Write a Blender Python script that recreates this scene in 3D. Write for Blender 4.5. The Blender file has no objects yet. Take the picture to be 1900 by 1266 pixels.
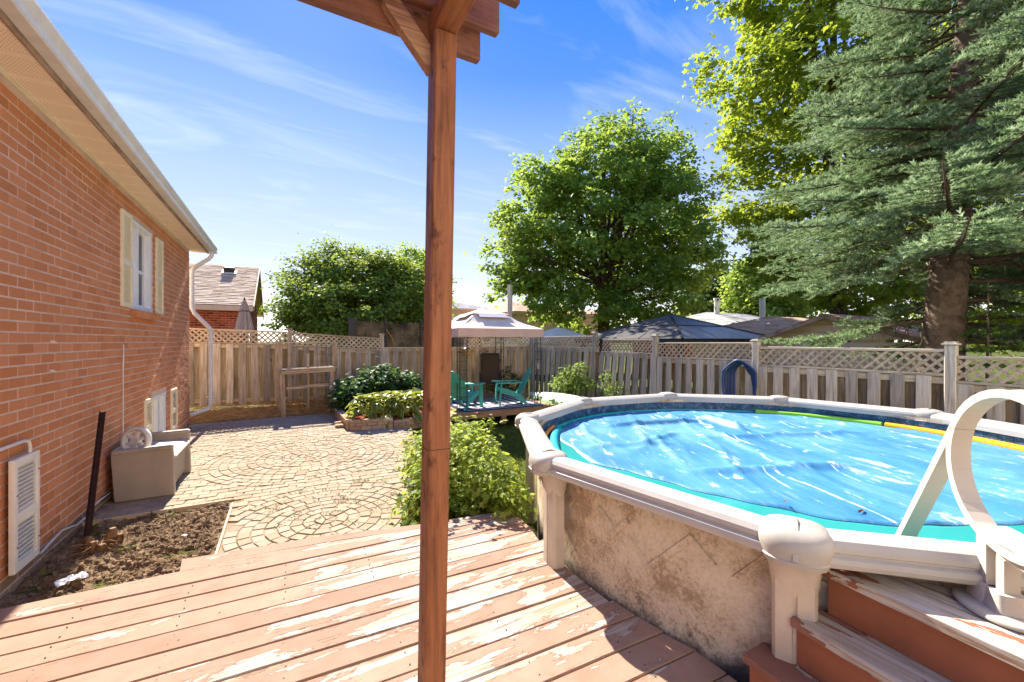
import bpy, math, random
import numpy as np
from mathutils import Vector, Matrix, noise
random.seed(7)
rng = np.random.default_rng(11)
R = math.radians
SC = bpy.context.scene
COL = SC.collection

# ---------------------------------------------------------------- camera, sky, sun, exposure
# world frame: +y runs away from the viewer along the brick wall, +x to the right, patio at z = 0
CAM_YAW = R(29.0)
CAM_H = 1.64
cam = bpy.data.cameras.new('camera')
cam.sensor_width = 36.0
cam.lens = 36.0 * 760.0 / 1900.0
cam.clip_start = 0.02
cam.clip_end = 2000.0
cam_o = bpy.data.objects.new('camera', cam)
COL.objects.link(cam_o)
cam_o.location = (0, 0, CAM_H)
cam_o.rotation_euler = (R(90), 0, -CAM_YAW)
SC.camera = cam_o

SUN_EL = R(39.5)
SUN_AZ = R(1.5)          # to the right of +y
sd = Vector((math.sin(SUN_AZ) * math.cos(SUN_EL), math.cos(SUN_AZ) * math.cos(SUN_EL), math.sin(SUN_EL)))
sun = bpy.data.lights.new('sun', 'SUN')
sun.energy = 2.35
sun.angle = R(0.53)
sun.color = (1.0, 0.93, 0.83)
sun_o = bpy.data.objects.new('sun', sun)
COL.objects.link(sun_o)
sun_o.rotation_euler = (-sd).to_track_quat('-Z', 'Y').to_euler()
sun_o.location = (3, 14, 14)

W = bpy.data.worlds.new('World')
SC.world = W
W.use_nodes = True
nt = W.node_tree
nt.nodes.clear()
def wn(t, **k):
    n = nt.nodes.new(t)
    for a, b in k.items():
        setattr(n, a, b)
    return n
out = wn('ShaderNodeOutputWorld')
bg = wn('ShaderNodeBackground')
sky = wn('ShaderNodeTexSky', sky_type='NISHITA')
sky.sun_disc = False
sky.sun_elevation = SUN_EL
sky.sun_rotation = SUN_AZ
sky.air_density = 1.0
sky.dust_density = 0.25
sky.ozone_density = 2.5
tc = wn('ShaderNodeTexCoord')
sep = wn('ShaderNodeSeparateXYZ')
nt.links.new(tc.outputs['Generated'], sep.inputs[0])
# clear-air gradient by elevation
ramp = wn('ShaderNodeValToRGB')
nt.links.new(sep.outputs['Z'], ramp.inputs[0])
el = ramp.color_ramp.elements
SKY_RAMP = [(0.0, (6.6, 6.4, 6.0)), (0.05, (4.4, 4.3, 4.2)), (0.11, (2.6, 2.75, 3.2)), (0.20, (1.95, 2.25, 3.2)), (0.32, (1.4, 1.85, 3.3)), (0.43, (0.8, 1.4, 3.35)), (0.54, (0.2, 0.84, 3.35)), (0.66, (0.03, 0.66, 3.3)), (1.0, (0.05, 0.55, 2.9))]
while len(el) < len(SKY_RAMP):
    el.new(0.5)
for e, (p, c) in zip(el, SKY_RAMP):
    e.position = p
    e.color = (c[0] / 10, c[1] / 10, c[2] / 10, 1)
mulr = wn('ShaderNodeMixRGB', blend_type='MULTIPLY')
mulr.inputs[0].default_value = 1.0
nt.links.new(ramp.outputs[0], mulr.inputs[1])
mulr.inputs[2].default_value = (10, 10, 10, 1)
mixs = wn('ShaderNodeMixRGB')
mixs.inputs[0].default_value = 0.90
nt.links.new(sky.outputs[0], mixs.inputs[1])
nt.links.new(mulr.outputs[0], mixs.inputs[2])
# cirrus: noise on a flat cloud layer (direction divided by its height)
addz = wn('ShaderNodeMath', operation='MAXIMUM')
nt.links.new(sep.outputs['Z'], addz.inputs[0])
addz.inputs[1].default_value = 0.03
addz2 = wn('ShaderNodeMath', operation='ADD')
nt.links.new(addz.outputs[0], addz2.inputs[0])
addz2.inputs[1].default_value = 0.12
divv = wn('ShaderNodeVectorMath', operation='DIVIDE')
comb = wn('ShaderNodeCombineXYZ')
for i in range(3):
    nt.links.new(addz2.outputs[0], comb.inputs[i])
nt.links.new(tc.outputs['Generated'], divv.inputs[0])
nt.links.new(comb.outputs[0], divv.inputs[1])
mp = wn('ShaderNodeMapping')
mp.inputs['Rotation'].default_value = (0, 0, R(14))
mp.inputs['Scale'].default_value = (0.7, 2.6, 1)
mp.inputs['Location'].default_value = (0.35, 0.9, 0)
nt.links.new(divv.outputs[0], mp.inputs[0])
cn = wn('ShaderNodeTexNoise')
cn.inputs['Scale'].default_value = 1.5
cn.inputs['Detail'].default_value = 9
cn.inputs['Roughness'].default_value = 0.56
cn.inputs['Distortion'].default_value = 0.9
nt.links.new(mp.outputs[0], cn.inputs['Vector'])
cr = wn('ShaderNodeValToRGB')
cr.color_ramp.elements[0].position = 0.49
cr.color_ramp.elements[0].color = (0, 0, 0, 1)
cr.color_ramp.elements[1].position = 0.92
cr.color_ramp.elements[1].color = (0.6, 0.6, 0.6, 1)
nt.links.new(cn.outputs['Fac'], cr.inputs[0])
mixc = wn('ShaderNodeMixRGB')
nt.links.new(cr.outputs[0], mixc.inputs[0])
nt.links.new(mixs.outputs[0], mixc.inputs[1])
mixc.inputs[2].default_value = (3.2, 3.5, 4.1, 1)
nt.links.new(mixc.outputs[0], bg.inputs[0])
bg.inputs[1].default_value = 0.05
nt.links.new(bg.outputs[0], out.inputs[0])

SC.view_settings.view_transform = 'Standard'
SC.view_settings.look = 'None'
SC.view_settings.exposure = 2.8
SC.view_settings.gamma = 1.0
SC.view_settings.use_curve_mapping = False
SC.render.engine = 'CYCLES'
SC.cycles.max_bounces = 6
SC.cycles.transparent_max_bounces = 8

# ---------------------------------------------------------------- helpers
def srgb(r, g, b):
    def f(c):
        c /= 255.0
        return c / 12.92 if c <= 0.04045 else ((c + 0.055) / 1.055) ** 2.4
    return (f(r), f(g), f(b), 1.0)

CS, SN = math.cos(CAM_YAW), math.sin(CAM_YAW)
def bearing(u, v, d):
    """world point seen at bearing (u, v) of the survey photo, d metres ahead"""
    a = (u - 950) / 760.0
    b = (633 - v) / 760.0
    return Vector(((a * CS + SN) * d, (-a * SN + CS) * d, CAM_H + b * d))

def smooth01(a, b, x):
    t = min(1.0, max(0.0, (x - a) / (b - a)))
    return t * t * (3 - 2 * t)

class MB:
    """collects geometry and links it as one mesh object"""
    def __init__(self):
        self.v = []; self.f = []; self.r = []
        self.sm = []
    def add(self, vs, fs, rnd=0.0, smooth=False):
        o = len(self.v)
        self.v.extend(tuple(x) for x in vs)
        for q in fs:
            self.f.append(tuple(i + o for i in q)); self.r.append(rnd); self.sm.append(smooth)
        return self
    def box(self, c, s, rot=None, rnd=0.0, ch=0.0):
        hx, hy, hz = s[0] / 2, s[1] / 2, s[2] / 2
        c = Vector(c)
        if ch <= 0:
            vs = [Vector((x * hx, y * hy, z * hz)) for x in (-1, 1) for y in (-1, 1) for z in (-1, 1)]
            fs = [(0, 1, 3, 2), (4, 6, 7, 5), (0, 4, 5, 1), (2, 3, 7, 6), (0, 2, 6, 4), (1, 5, 7, 3)]
        else:
            ch = min(ch, hx * .9, hy * .9, hz * .9)
            vs = []; idx = {}
            for x in (-1, 1):
                for y in (-1, 1):
                    for z in (-1, 1):
                        for ax in range(3):
                            p = [x * hx, y * hy, z * hz]
                            for k in range(3):
                                if k != ax:
                                    p[k] -= (x, y, z)[k] * ch
                            idx[(x, y, z, ax)] = len(vs); vs.append(Vector(p))
            fs = []
            for s_ in (-1, 1):
                fs.append([idx[(s_, a, b, 0)] for a, b in ((-1, -1), (1, -1), (1, 1), (-1, 1))][::s_])
                fs.append([idx[(a, s_, b, 1)] for a, b in ((-1, -1), (-1, 1), (1, 1), (1, -1))][::s_])
                fs.append([idx[(a, b, s_, 2)] for a, b in ((-1, -1), (1, -1), (1, 1), (-1, 1))][::s_])
            for a in (-1, 1):
                for b in (-1, 1):
                    fs.append([idx[(-1, a, b, 1)], idx[(1, a, b, 1)], idx[(1, a, b, 2)], idx[(-1, a, b, 2)]])
                    fs.append([idx[(a, -1, b, 0)], idx[(a, 1, b, 0)], idx[(a, 1, b, 2)], idx[(a, -1, b, 2)]])
                    fs.append([idx[(a, b, -1, 0)], idx[(a, b, 1, 0)], idx[(a, b, 1, 1)], idx[(a, b, -1, 1)]])
            for x in (-1, 1):
                for y in (-1, 1):
                    for z in (-1, 1):
                        fs.append([idx[(x, y, z, k)] for k in range(3)])
        if rot is not None:
            vs = [rot @ p for p in vs]
        return self.add([p + c for p in vs], fs, rnd)
    def beam(self, p0, p1, w, h, up=(0, 0, 1), rnd=0.0, ch=0.0):
        p0 = Vector(p0); p1 = Vector(p1)
        d = p1 - p0; L = d.length; d.normalize()
        up = Vector(up)
        if abs(d.dot(up)) > 0.99:
            up = Vector((0, 1, 0))
        s = d.cross(up).normalized(); u = s.cross(d).normalized()
        m = Matrix((d, s, u)).transposed()
        return self.box((p0 + p1) / 2, (L, w, h), m, rnd, ch)
    def loft(self, rings, cap=True, smooth=True, rnd=0.0, closed=True):
        n = len(rings[0]); vs = [p for r_ in rings for p in r_]; fs = []
        for i in range(len(rings) - 1):
            for j in range(n if closed else n - 1):
                k = (j + 1) % n
                fs.append((i * n + j, i * n + k, (i + 1) * n + k, (i + 1) * n + j))
        self.add(vs, fs, rnd, smooth)
        if cap and closed:
            self.add(rings[0], [tuple(range(n))[::-1]], rnd)
            self.add(rings[-1], [tuple(range(n))], rnd)
        return self
    def tube(self, pts, r, n=8, cap=True, rnd=0.0, smooth=True, flat=None):
        pts = [Vector(p) for p in pts]
        rs = r if isinstance(r, (list, tuple)) else [r] * len(pts)
        rings = []; prev = None
        for i, p in enumerate(pts):
            d = (pts[min(i + 1, len(pts) - 1)] - pts[max(i - 1, 0)])
            if d.length < 1e-9: d = Vector((0, 0, 1))
            d.normalize()
            if prev is None:
                a = Vector((0, 0, 1)) if abs(d.z) < .9 else Vector((1, 0, 0))
                s = d.cross(a).normalized()
            else:
                s = (prev - d * prev.dot(d)).normalized()
            prev = s; t = d.cross(s)
            rings.append([p + (s * math.cos(2 * math.pi * k / n) + t * math.sin(2 * math.pi * k / n)) * rs[i] for k in range(n)])
        return self.loft(rings, cap, smooth, rnd)
    def sweep(self, pts, prof, side, smooth=False, rnd=0.0):
        """sweep a profile of (across, normal) offsets; across runs along the fixed vector side"""
        pts = [Vector(p) for p in pts]; side = Vector(side).normalized(); rings = []
        for i, p in enumerate(pts):
            d = (pts[min(i + 1, len(pts) - 1)] - pts[max(i - 1, 0)]).normalized()
            nrm = side.cross(d).normalized()
            rings.append([p + side * a + nrm * b for a, b in prof])
        return self.loft(rings, True, smooth, rnd)
    def prism(self, poly, z0, z1, ch=0.0, rnd=0.0, ztop=None):
        """poly counter-clockwise in xy, chamfered top"""
        n = len(poly)
        cx = sum(p[0] for p in poly) / n; cy = sum(p[1] for p in poly) / n
        zt = (lambda x, y: z1) if ztop is None else ztop
        bot = [(p[0], p[1], z0) for p in poly]
        if ch <= 0:
            top = [(p[0], p[1], zt(*p)) for p in poly]
            fs = [(i, (i + 1) % n, n + (i + 1) % n, n + i) for i in range(n)] + [tuple(range(n, 2 * n)), tuple(range(n))[::-1]]
            return self.add(bot + top, fs, rnd)
        mid = [(p[0], p[1], zt(*p) - ch) for p in poly]
        top = []
        for p in poly:
            dx, dy = cx - p[0], cy - p[1]; l = math.hypot(dx, dy) or 1
            top.append((p[0] + dx / l * ch * 1.4, p[1] + dy / l * ch * 1.4, zt(*p)))
        fs = []
        for a in (0, n):
            fs += [(a + i, a + (i + 1) % n, a + n + (i + 1) % n, a + n + i) for i in range(n)]
        fs += [tuple(range(2 * n, 3 * n))]
        return self.add(bot + mid + top, fs, rnd)
    def mesh(self, name, mat):
        me = bpy.data.meshes.new(name)
        me.from_pydata(self.v, [], self.f)
        if any(self.r):
            a = me.attributes.new('rnd', 'FLOAT', 'FACE')
            a.data.foreach_set('value', self.r)
        if any(self.sm):
            me.polygons.foreach_set('use_smooth', self.sm)
        for m in (mat if isinstance(mat, (list, tuple)) else [mat]):
            me.materials.append(m)
        me.update()
        return me
    def build(self, name, mat, parent=None, loc=None):
        return link(name, self.mesh(name, mat), parent, loc)

def link(name, me, parent=None, loc=None):
    o = bpy.data.objects.new(name, me)
    COL.objects.link(o)
    if loc is not None: o.location = loc
    if parent is not None: o.parent = parent
    return o

def tag(o, label=None, cat=None, group=None, kind=None):
    if label: o['label'] = label
    if cat: o['category'] = cat
    if group: o['group'] = group
    if kind: o['kind'] = kind
    return o

def thing(name, label, cat, loc=(0, 0, 0), rz=0.0, group=None):
    o = bpy.data.objects.new(name, None)
    COL.objects.link(o)
    o.empty_display_size = .1
    o.location = loc; o.rotation_euler = (0, 0, rz)
    return tag(o, label, cat, group)

def copy_tree(o, parent=None):
    c = o.copy(); COL.objects.link(c); c.parent = parent
    for ch in list(o.children): copy_tree(ch, c)
    return c

# ---------------------------------------------------------------- materials
class NT:
    def __init__(self, name):
        self.m = bpy.data.materials.new(name); self.m.use_nodes = True
        self.t = self.m.node_tree; self.t.nodes.clear()
        self.out = self.n('ShaderNodeOutputMaterial')
        self.b = self.n('ShaderNodeBsdfPrincipled')
        self.l(self.b.outputs[0], self.out.inputs[0])
    def n(self, t, **k):
        x = self.t.nodes.new(t)
        for a, b in k.items(): setattr(x, a, b)
        return x
    def l(self, a, b): self.t.links.new(a, b)
    def val(self, sock, v):
        if hasattr(v, 'is_output') or isinstance(v, bpy.types.NodeSocket): self.l(v, sock)
        else: sock.default_value = v
    def math(self, op, a, b=None, c=None, clamp=False):
        x = self.n('ShaderNodeMath', operation=op); x.use_clamp = clamp
        self.val(x.inputs[0], a)
        if b is not None: self.val(x.inputs[1], b)
        if c is not None: self.val(x.inputs[2], c)
        return x.outputs[0]
    def coords(self, kind='Object', scale=(1, 1, 1), rot=(0, 0, 0), jitter=True):
        tc_ = self.n('ShaderNodeTexCoord')
        v = tc_.outputs[kind]
        if kind == 'World':
            v = None
        m = self.n('ShaderNodeMapping')
        m.inputs['Scale'].default_value = scale
        m.inputs['Rotation'].default_value = rot
        self.l(v, m.inputs[0])
        if jitter:
            oi = self.n('ShaderNodeObjectInfo')
            mm = self.n('ShaderNodeVectorMath', operation='ADD')
            k = self.math('MULTIPLY', oi.outputs['Random'], 37.0)
            cmb = self.n('ShaderNodeCombineXYZ')
            for i in range(3): self.l(k, cmb.inputs[i])
            self.l(m.outputs[0], mm.inputs[0]); self.l(cmb.outputs[0], mm.inputs[1])
            return mm.outputs[0]
        return m.outputs[0]
    def position(self, scale=(1, 1, 1), rot=(0, 0, 0)):
        g = self.n('ShaderNodeNewGeometry')
        m = self.n('ShaderNodeMapping')
        m.inputs['Scale'].default_value = scale
        m.inputs['Rotation'].default_value = rot
        self.l(g.outputs['Position'], m.inputs[0])
        return m.outputs[0]
    def aligned(self, ang, sx, sy):
        """world position turned by ang about z, then scaled along and across"""
        g = self.n('ShaderNodeNewGeometry'); m = self.n('ShaderNodeMapping'); m.vector_type = 'TEXTURE'
        m.inputs['Rotation'].default_value = (0, 0, ang); m.inputs['Scale'].default_value = (1 / sx, 1 / sy, 1)
        self.l(g.outputs['Position'], m.inputs[0])
        return m.outputs[0]
    def noise(self, vec, scale, detail=4, rough=.55, dist=0.0):
        x = self.n('ShaderNodeTexNoise')
        x.inputs['Scale'].default_value = scale; x.inputs['Detail'].default_value = detail
        x.inputs['Roughness'].default_value = rough; x.inputs['Distortion'].default_value = dist
        self.l(vec, x.inputs['Vector'])
        return x.outputs['Fac']
    def ramp(self, fac, stops, interp='LINEAR'):
        x = self.n('ShaderNodeValToRGB'); x.color_ramp.interpolation = interp
        e = x.color_ramp.elements
        while len(e) < len(stops): e.new(.5)
        for q, (p, c) in zip(e, stops):
            q.position = p; q.color = c if len(c) == 4 else (*c, 1)
        self.l(fac, x.inputs[0])
        return x.outputs[0]
    def step(self, fac, a, b):
        x = self.n('ShaderNodeMapRange'); x.interpolation_type = 'SMOOTHSTEP'
        self.l(fac, x.inputs[0]); x.inputs[1].default_value = a; x.inputs[2].default_value = b
        return x.outputs[0]
    def mix(self, fac, a, b, mode='MIX'):
        x = self.n('ShaderNodeMixRGB', blend_type=mode)
        self.val(x.inputs[0], fac); self.val(x.inputs[1], a); self.val(x.inputs[2], b)
        return x.outputs[0]
    def rnd(self):
        at = self.n('ShaderNodeAttribute'); at.attribute_name = 'rnd'
        oi = self.n('ShaderNodeObjectInfo')
        return self.math('FRACT', self.math('ADD', at.outputs['Fac'], oi.outputs['Random']))
    def vary(self, col, amt, rnd=None):
        r = rnd if rnd is not None else self.rnd()
        k = self.math('MULTIPLY_ADD', r, 2 * amt, 1 - amt)
        cmb = self.n('ShaderNodeCombineXYZ')
        for i in range(3): self.l(k, cmb.inputs[i])
        return self.mix(1.0, col, cmb.outputs[0], 'MULTIPLY')
    def bump(self, h, strength=.3, dist=.01):
        x = self.n('ShaderNodeBump')
        x.inputs['Strength'].default_value = strength; x.inputs['Distance'].default_value = dist
        self.l(h, x.inputs['Height']); self.l(x.outputs[0], self.b.inputs['Normal'])
    def fin(self, col, rough=.6, spec=.3, metal=0.0):
        self.val(self.b.inputs['Base Color'], col)
        self.val(self.b.inputs['Roughness'], rough)
        self.b.inputs['Specular IOR Level'].default_value = spec
        self.b.inputs['Metallic'].default_value = metal
        return self.m

def plain(name, c, rough=.5, spec=.3, var=.1, nscale=6, grime=.25, metal=0.0, bump=.1, bscale=60):
    t = NT(name); v = t.coords()
    n1 = t.noise(v, nscale, 5, .6)
    c2 = tuple(x * (1 - grime) for x in c[:3]) + (1,)
    col = t.mix(t.step(n1, .35, .7), c, c2)
    if var: col = t.vary(col, var)
    if bump: t.bump(t.noise(v, bscale, 3), bump, .003)
    return t.fin(col, rough, spec, metal)

def wood(name, light, mid, dark, axis=2, var=.25, rough=.8, gscale=1.0, knots=True, bump=.5):
    t = NT(name)
    sc = [14 * gscale] * 3; sc[axis] = .9 * gscale
    v = t.coords(scale=sc)
    g = t.noise(v, 2.2, 6, .62, .6)
    fine = t.noise(v, 9, 4, .6)
    col = t.ramp(g, [(.25, dark), (.48, mid), (.72, light)])
    col = t.mix(t.math('MULTIPLY', t.step(fine, .62, .8), .5), col, dark)
    if knots:
        sk = [5] * 3; sk[axis] = 2.2
        vk = t.coords(scale=sk)
        vo = t.n('ShaderNodeTexVoronoi'); vo.inputs['Scale'].default_value = 1.0
        t.l(vk, vo.inputs['Vector'])
        k = t.math('SUBTRACT', 1.0, t.step(vo.outputs['Distance'], .05, .13))
        col = t.mix(t.math('MULTIPLY', k, .7), col, tuple(x * .45 for x in dark[:3]) + (1,))
    blot = t.noise(t.coords(), 2.5, 4)
    col = t.mix(t.math('MULTIPLY', t.step(blot, .5, .75), .35), col, dark)
    col = t.vary(col, var)
    t.bump(t.math('ADD', g, t.math('MULTIPLY', fine, .6)), bump, .004)
    return t.fin(col, rough, .2)

def leaf_mat(name, dark, mid, light, trans=(.25, .42, .04), tw=.45, rough=.6, spec=.18):
    t = NT(name)
    r = t.rnd()
    col = t.ramp(r, [(0, dark), (.5, mid), (1, light)])
    big = t.noise(t.position(), .8, 3)
    col = t.mix(t.math('MULTIPLY', t.step(big, .4, .7), .35), col, light)
    t.fin(col, rough, spec)
    tr = t.n('ShaderNodeBsdfTranslucent')
    tcol = t.mix(.55, (*trans, 1), col)
    t.l(tcol, tr.inputs[0])
    mx = t.n('ShaderNodeMixShader'); mx.inputs[0].default_value = tw
    t.l(t.b.outputs[0], mx.inputs[1]); t.l(tr.outputs[0], mx.inputs[2])
    t.l(mx.outputs[0], t.out.inputs[0])
    return t.m

M = {}
# brick
def brick_mat(name, c1, c2, c3, var=.12):
    t = NT(name); v = t.coords(); r = t.rnd()
    col = t.ramp(r, [(0, c1), (.5, c2), (1, c3)])
    sp = t.noise(v, 95, 3, .7)
    col = t.mix(t.math('MULTIPLY', t.step(sp, .54, .72), .38), col, tuple(x * .35 for x in c1[:3]) + (1,))
    col = t.mix(t.math('MULTIPLY', t.step(t.noise(t.position(), 1.1, 3), .45, .7), .22), col, c3)
    wsh = t.noise(t.position((1, 1, .35)), 2.6, 4)
    col = t.mix(t.math('MULTIPLY', t.step(wsh, .6, .78), .22), col, srgb(196, 150, 130))
    t.bump(t.noise(v, 60, 4, .7), .7, .006)
    return t.fin(col, .9, .12)
M['brick'] = brick_mat('brick_red', srgb(190, 122, 80), srgb(199, 131, 88), srgb(207, 140, 98))
M['brick_tan'] = brick_mat('brick_foundation', srgb(136, 104, 80), srgb(150, 118, 92), srgb(168, 138, 112))
M['brick_far'] = brick_mat('brick_neighbour', srgb(110, 44, 28), srgb(158, 72, 46), srgb(176, 92, 62))
M['mortar'] = plain('mortar', srgb(216, 188, 168), .95, .1, 0, 3, .2, bump=.5, bscale=90)
M['soffit'] = None
t = NT('soffit_aluminium'); v = t.coords(jitter=False)
sx = t.n('ShaderNodeSeparateXYZ'); t.l(v, sx.inputs[0])
fx = t.math('FRACT', t.math('MULTIPLY', sx.outputs['X'], 55.0)); fy = t.math('FRACT', t.math('MULTIPLY', sx.outputs['Y'], 40.0))
hole = t.math('MULTIPLY', t.math('LESS_THAN', fx, .38), t.math('LESS_THAN', fy, .38))
fz = t.math('FRACT', t.math('MULTIPLY', sx.outputs['Y'], 3.3333))
hole = t.math('MULTIPLY', hole, t.math('GREATER_THAN', fz, .2))
M['soffit'] = t.fin(t.mix(t.math('MULTIPLY', hole, .55), srgb(248, 230, 204), srgb(130, 106, 84)), .5, .3)
M['white_metal'] = plain('white_painted_metal', srgb(226, 222, 214), .4, .4, .03, 8, .12)
M['fascia'] = plain('dirty_fascia', srgb(178, 150, 128), .7, .2, .05, 5, .5, bump=.3)
M['cream'] = plain('cream_shutter', srgb(232, 218, 186), .5, .3, .04, 5, .08)
M['white_vinyl'] = plain('white_vinyl', srgb(232, 232, 232), .4, .4, .02, 5, .06)
M['whitepl'] = plain('white_shutter_plastic', srgb(228, 220, 206), .45, .35, .03, 4, .12)
M['glass'] = NT('window_glass').fin(srgb(44, 50, 58), .08, .22)
t = NT('blind_glass'); v = t.coords(jitter=False)
M['shingle_dark'] = plain('roof_shingle_dark', srgb(92, 80, 72), .9, .1, .15, 12, .3, bump=.6, bscale=90)
# deck paint
def deck_mat(name, peel_lo=.56, axis=0, stain=srgb(143, 114, 95), stain2=srgb(156, 129, 110), centre=(.95, 2.45), rad=1.5, gain=.2, raw=srgb(172, 164, 154)):
    t = NT(name)
    sc = [9, 9, 9]; sc[axis] = 2.2
    vs_ = t.coords(scale=sc)
    sc2 = [26, 26, 26]; sc2[axis] = 1.0
    vg = t.coords(scale=sc2)
    grain = t.noise(vg, 2.0, 6, .65, .4)
    paint = t.ramp(t.noise(t.coords(scale=(3, 3, 3)), 1.6, 6, .65), [(.3, stain), (.7, stain2)])
    paint = t.vary(paint, .10)
    rawc = t.ramp(grain, [(.22, srgb(100, 76, 54)), (.36, srgb(150, 126, 98)), (.55, raw), (.8, srgb(186, 180, 170))])
    yel = t.noise(t.coords(scale=[2 if i == axis else 6 for i in range(3)]), 1.3, 3)
    rawc = t.mix(t.math('MULTIPLY', t.step(yel, .55, .75), .4), rawc, srgb(150, 122, 86))
    pn = t.noise(vs_, .8, 8, .62, .35)
    # wear is heaviest where people walk
    g = t.n('ShaderNodeNewGeometry')
    dv = t.n('ShaderNodeVectorMath', operation='DISTANCE')
    t.l(g.outputs['Position'], dv.inputs[0]); dv.inputs[1].default_value = (centre[0], centre[1], .14)
    wear = t.math('SUBTRACT', 1.0, t.math('DIVIDE', dv.outputs['Value'], rad), clamp=True)
    wear = t.math('MULTIPLY', wear, gain)
    oi = t.n('ShaderNodeObjectInfo')
    pn2 = t.math('ADD', t.math('ADD', pn, wear), t.math('MULTIPLY_ADD', oi.outputs['Random'], .07, -.035))
    mask = t.step(pn2, peel_lo, peel_lo + .012)
    edge = t.math('SUBTRACT', t.step(pn2, peel_lo - .012, peel_lo), mask)
    # long drying cracks
    vc = t.coords(scale=[1.1 if i == axis else 30 for i in range(3)])
    ck = t.noise(vc, 1.5, 5, .6, .2)
    crack = t.math('SUBTRACT', 1.0, t.step(t.math('ABSOLUTE', t.math('SUBTRACT', ck, .5)), .0, .008))
    cm = t.step(t.noise(t.coords(scale=(2, 2, 2)), 1.2, 3), .54, .64)
    crack = t.math('MULTIPLY', crack, cm)
    col = t.mix(mask, paint, rawc)
    col = t.mix(t.math('MULTIPLY', edge, .45), col, srgb(90, 62, 48))
    col = t.mix(t.math('MULTIPLY', crack, .85), col, srgb(40, 26, 18))
    vo = t.n('ShaderNodeTexVoronoi'); vo.inputs['Scale'].default_value = 1.0
    t.l(t.coords(scale=(5, 5, 5)), vo.inputs['Vector'])
    spot = t.math('SUBTRACT', 1.0, t.step(vo.outputs['Distance'], .03, .05))
    col = t.mix(t.math('MULTIPLY', spot, .7), col, srgb(60, 44, 34))
    dirt = t.noise(t.coords(scale=(1, 1, 1)), 22, 4, .7)
    col = t.mix(t.math('MULTIPLY', t.step(dirt, .5, .8), .15), col, srgb(120, 94, 76))
    h = t.math('SUBTRACT', t.math('MULTIPLY', t.math('SUBTRACT', 1.0, mask), .6), t.math('MULTIPLY', crack, 1.2))
    h = t.math('ADD', h, t.math('MULTIPLY', grain, .5))
    t.bump(h, .55, .003)
    return t.fin(col, t.math('MULTIPLY_ADD', mask, .15, .8), .06)
M['deck'] = deck_mat('deck_paint', .615)
M['step_paint'] = deck_mat('step_paint', .57, 1, srgb(132, 92, 76), srgb(146, 106, 90), (2.05, .5), 1.2, .10)
M['step_top'] = deck_mat('step_worn', .47, 1, srgb(140, 84, 62), srgb(156, 100, 78), (2.0, .3), .9, .12, srgb(190, 183, 172))
M['riser'] = plain('riser_stain', srgb(152, 94, 66), .6, .25, .06, 4, .25, bump=.3)
M['joist'] = plain('joist_wood', srgb(92, 66, 48), .9, .1, .1, 4, .4)
# pergola stain
def stain_mat(name, axis, a=srgb(128, 80, 52), b=srgb(158, 104, 68), c=srgb(76, 46, 30)):
    t = NT(name)
    sc = [16, 16, 16]; sc[axis] = 1.3
    v = t.coords(scale=sc)
    g = t.noise(v, 1.6, 7, .65, .8)
    col = t.ramp(g, [(.28, c), (.46, a), (.7, b)])
    blot = t.noise(t.coords(scale=(3, 3, 3)), 1.5, 5, .65)
    col = t.mix(t.math('MULTIPLY', t.step(blot, .48, .7), .6), col, srgb(150, 98, 62))
    dk = t.noise(t.coords(scale=[8 if i != axis else 4 for i in range(3)]), 1.7, 6, .72)
    col = t.mix(t.math('MULTIPLY', t.step(dk, .55, .70), .85), col, srgb(58, 30, 18))
    vo = t.n('ShaderNodeTexVoronoi'); vo.inputs['Scale'].default_value = 1.0
    t.l(t.coords(scale=[9 if i != axis else 5 for i in range(3)]), vo.inputs['Vector'])
    k = t.math('SUBTRACT', 1.0, t.step(vo.outputs['Distance'], .06, .14))
    col = t.mix(t.math('MULTIPLY', k, .8), col, srgb(48, 26, 16))
    t.bump(t.math('ADD', g, t.math('MULTIPLY', dk, .9)), .8, .006)
    return t.fin(col, t.math('MULTIPLY_ADD', dk, .4, .4), .25)
M['post_stain'] = stain_mat('pergola_stain_post', 2)
M['beam_stain'] = stain_mat('pergola_stain_beam', 0, srgb(114, 76, 64), srgb(138, 96, 78), srgb(70, 46, 40))
M['beamy_stain'] = stain_mat('pergola_stain_cross', 1, srgb(146, 90, 54), srgb(174, 114, 68), srgb(96, 56, 34))
M['brace'] = wood('weathered_brace', srgb(182, 148, 120), srgb(158, 122, 96), srgb(92, 58, 40), 0, .05)
# fences
M['fence'] = wood('fence_board', srgb(204, 188, 162), srgb(176, 158, 132), srgb(120, 104, 84), 2, .34)
M['fence_grey'] = wood('fence_board_grey', srgb(206, 196, 176), srgb(180, 169, 150), srgb(126, 117, 102), 2, .28)
M['fence_back'] = wood('fence_back_board', srgb(168, 150, 120), srgb(140, 122, 95), srgb(94, 80, 60), 2, .25)
M['rail_x'] = wood('fence_rail_x', srgb(212, 190, 154), srgb(186, 162, 126), srgb(128, 106, 78), 0, .15)
M['rail_y'] = wood('fence_rail_y', srgb(212, 198, 170), srgb(190, 174, 146), srgb(136, 122, 100), 1, .15)
M['lattice'] = wood('lattice_slat', srgb(210, 194, 164), srgb(186, 168, 138), srgb(130, 114, 90), 0, .18, knots=False)
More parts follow.
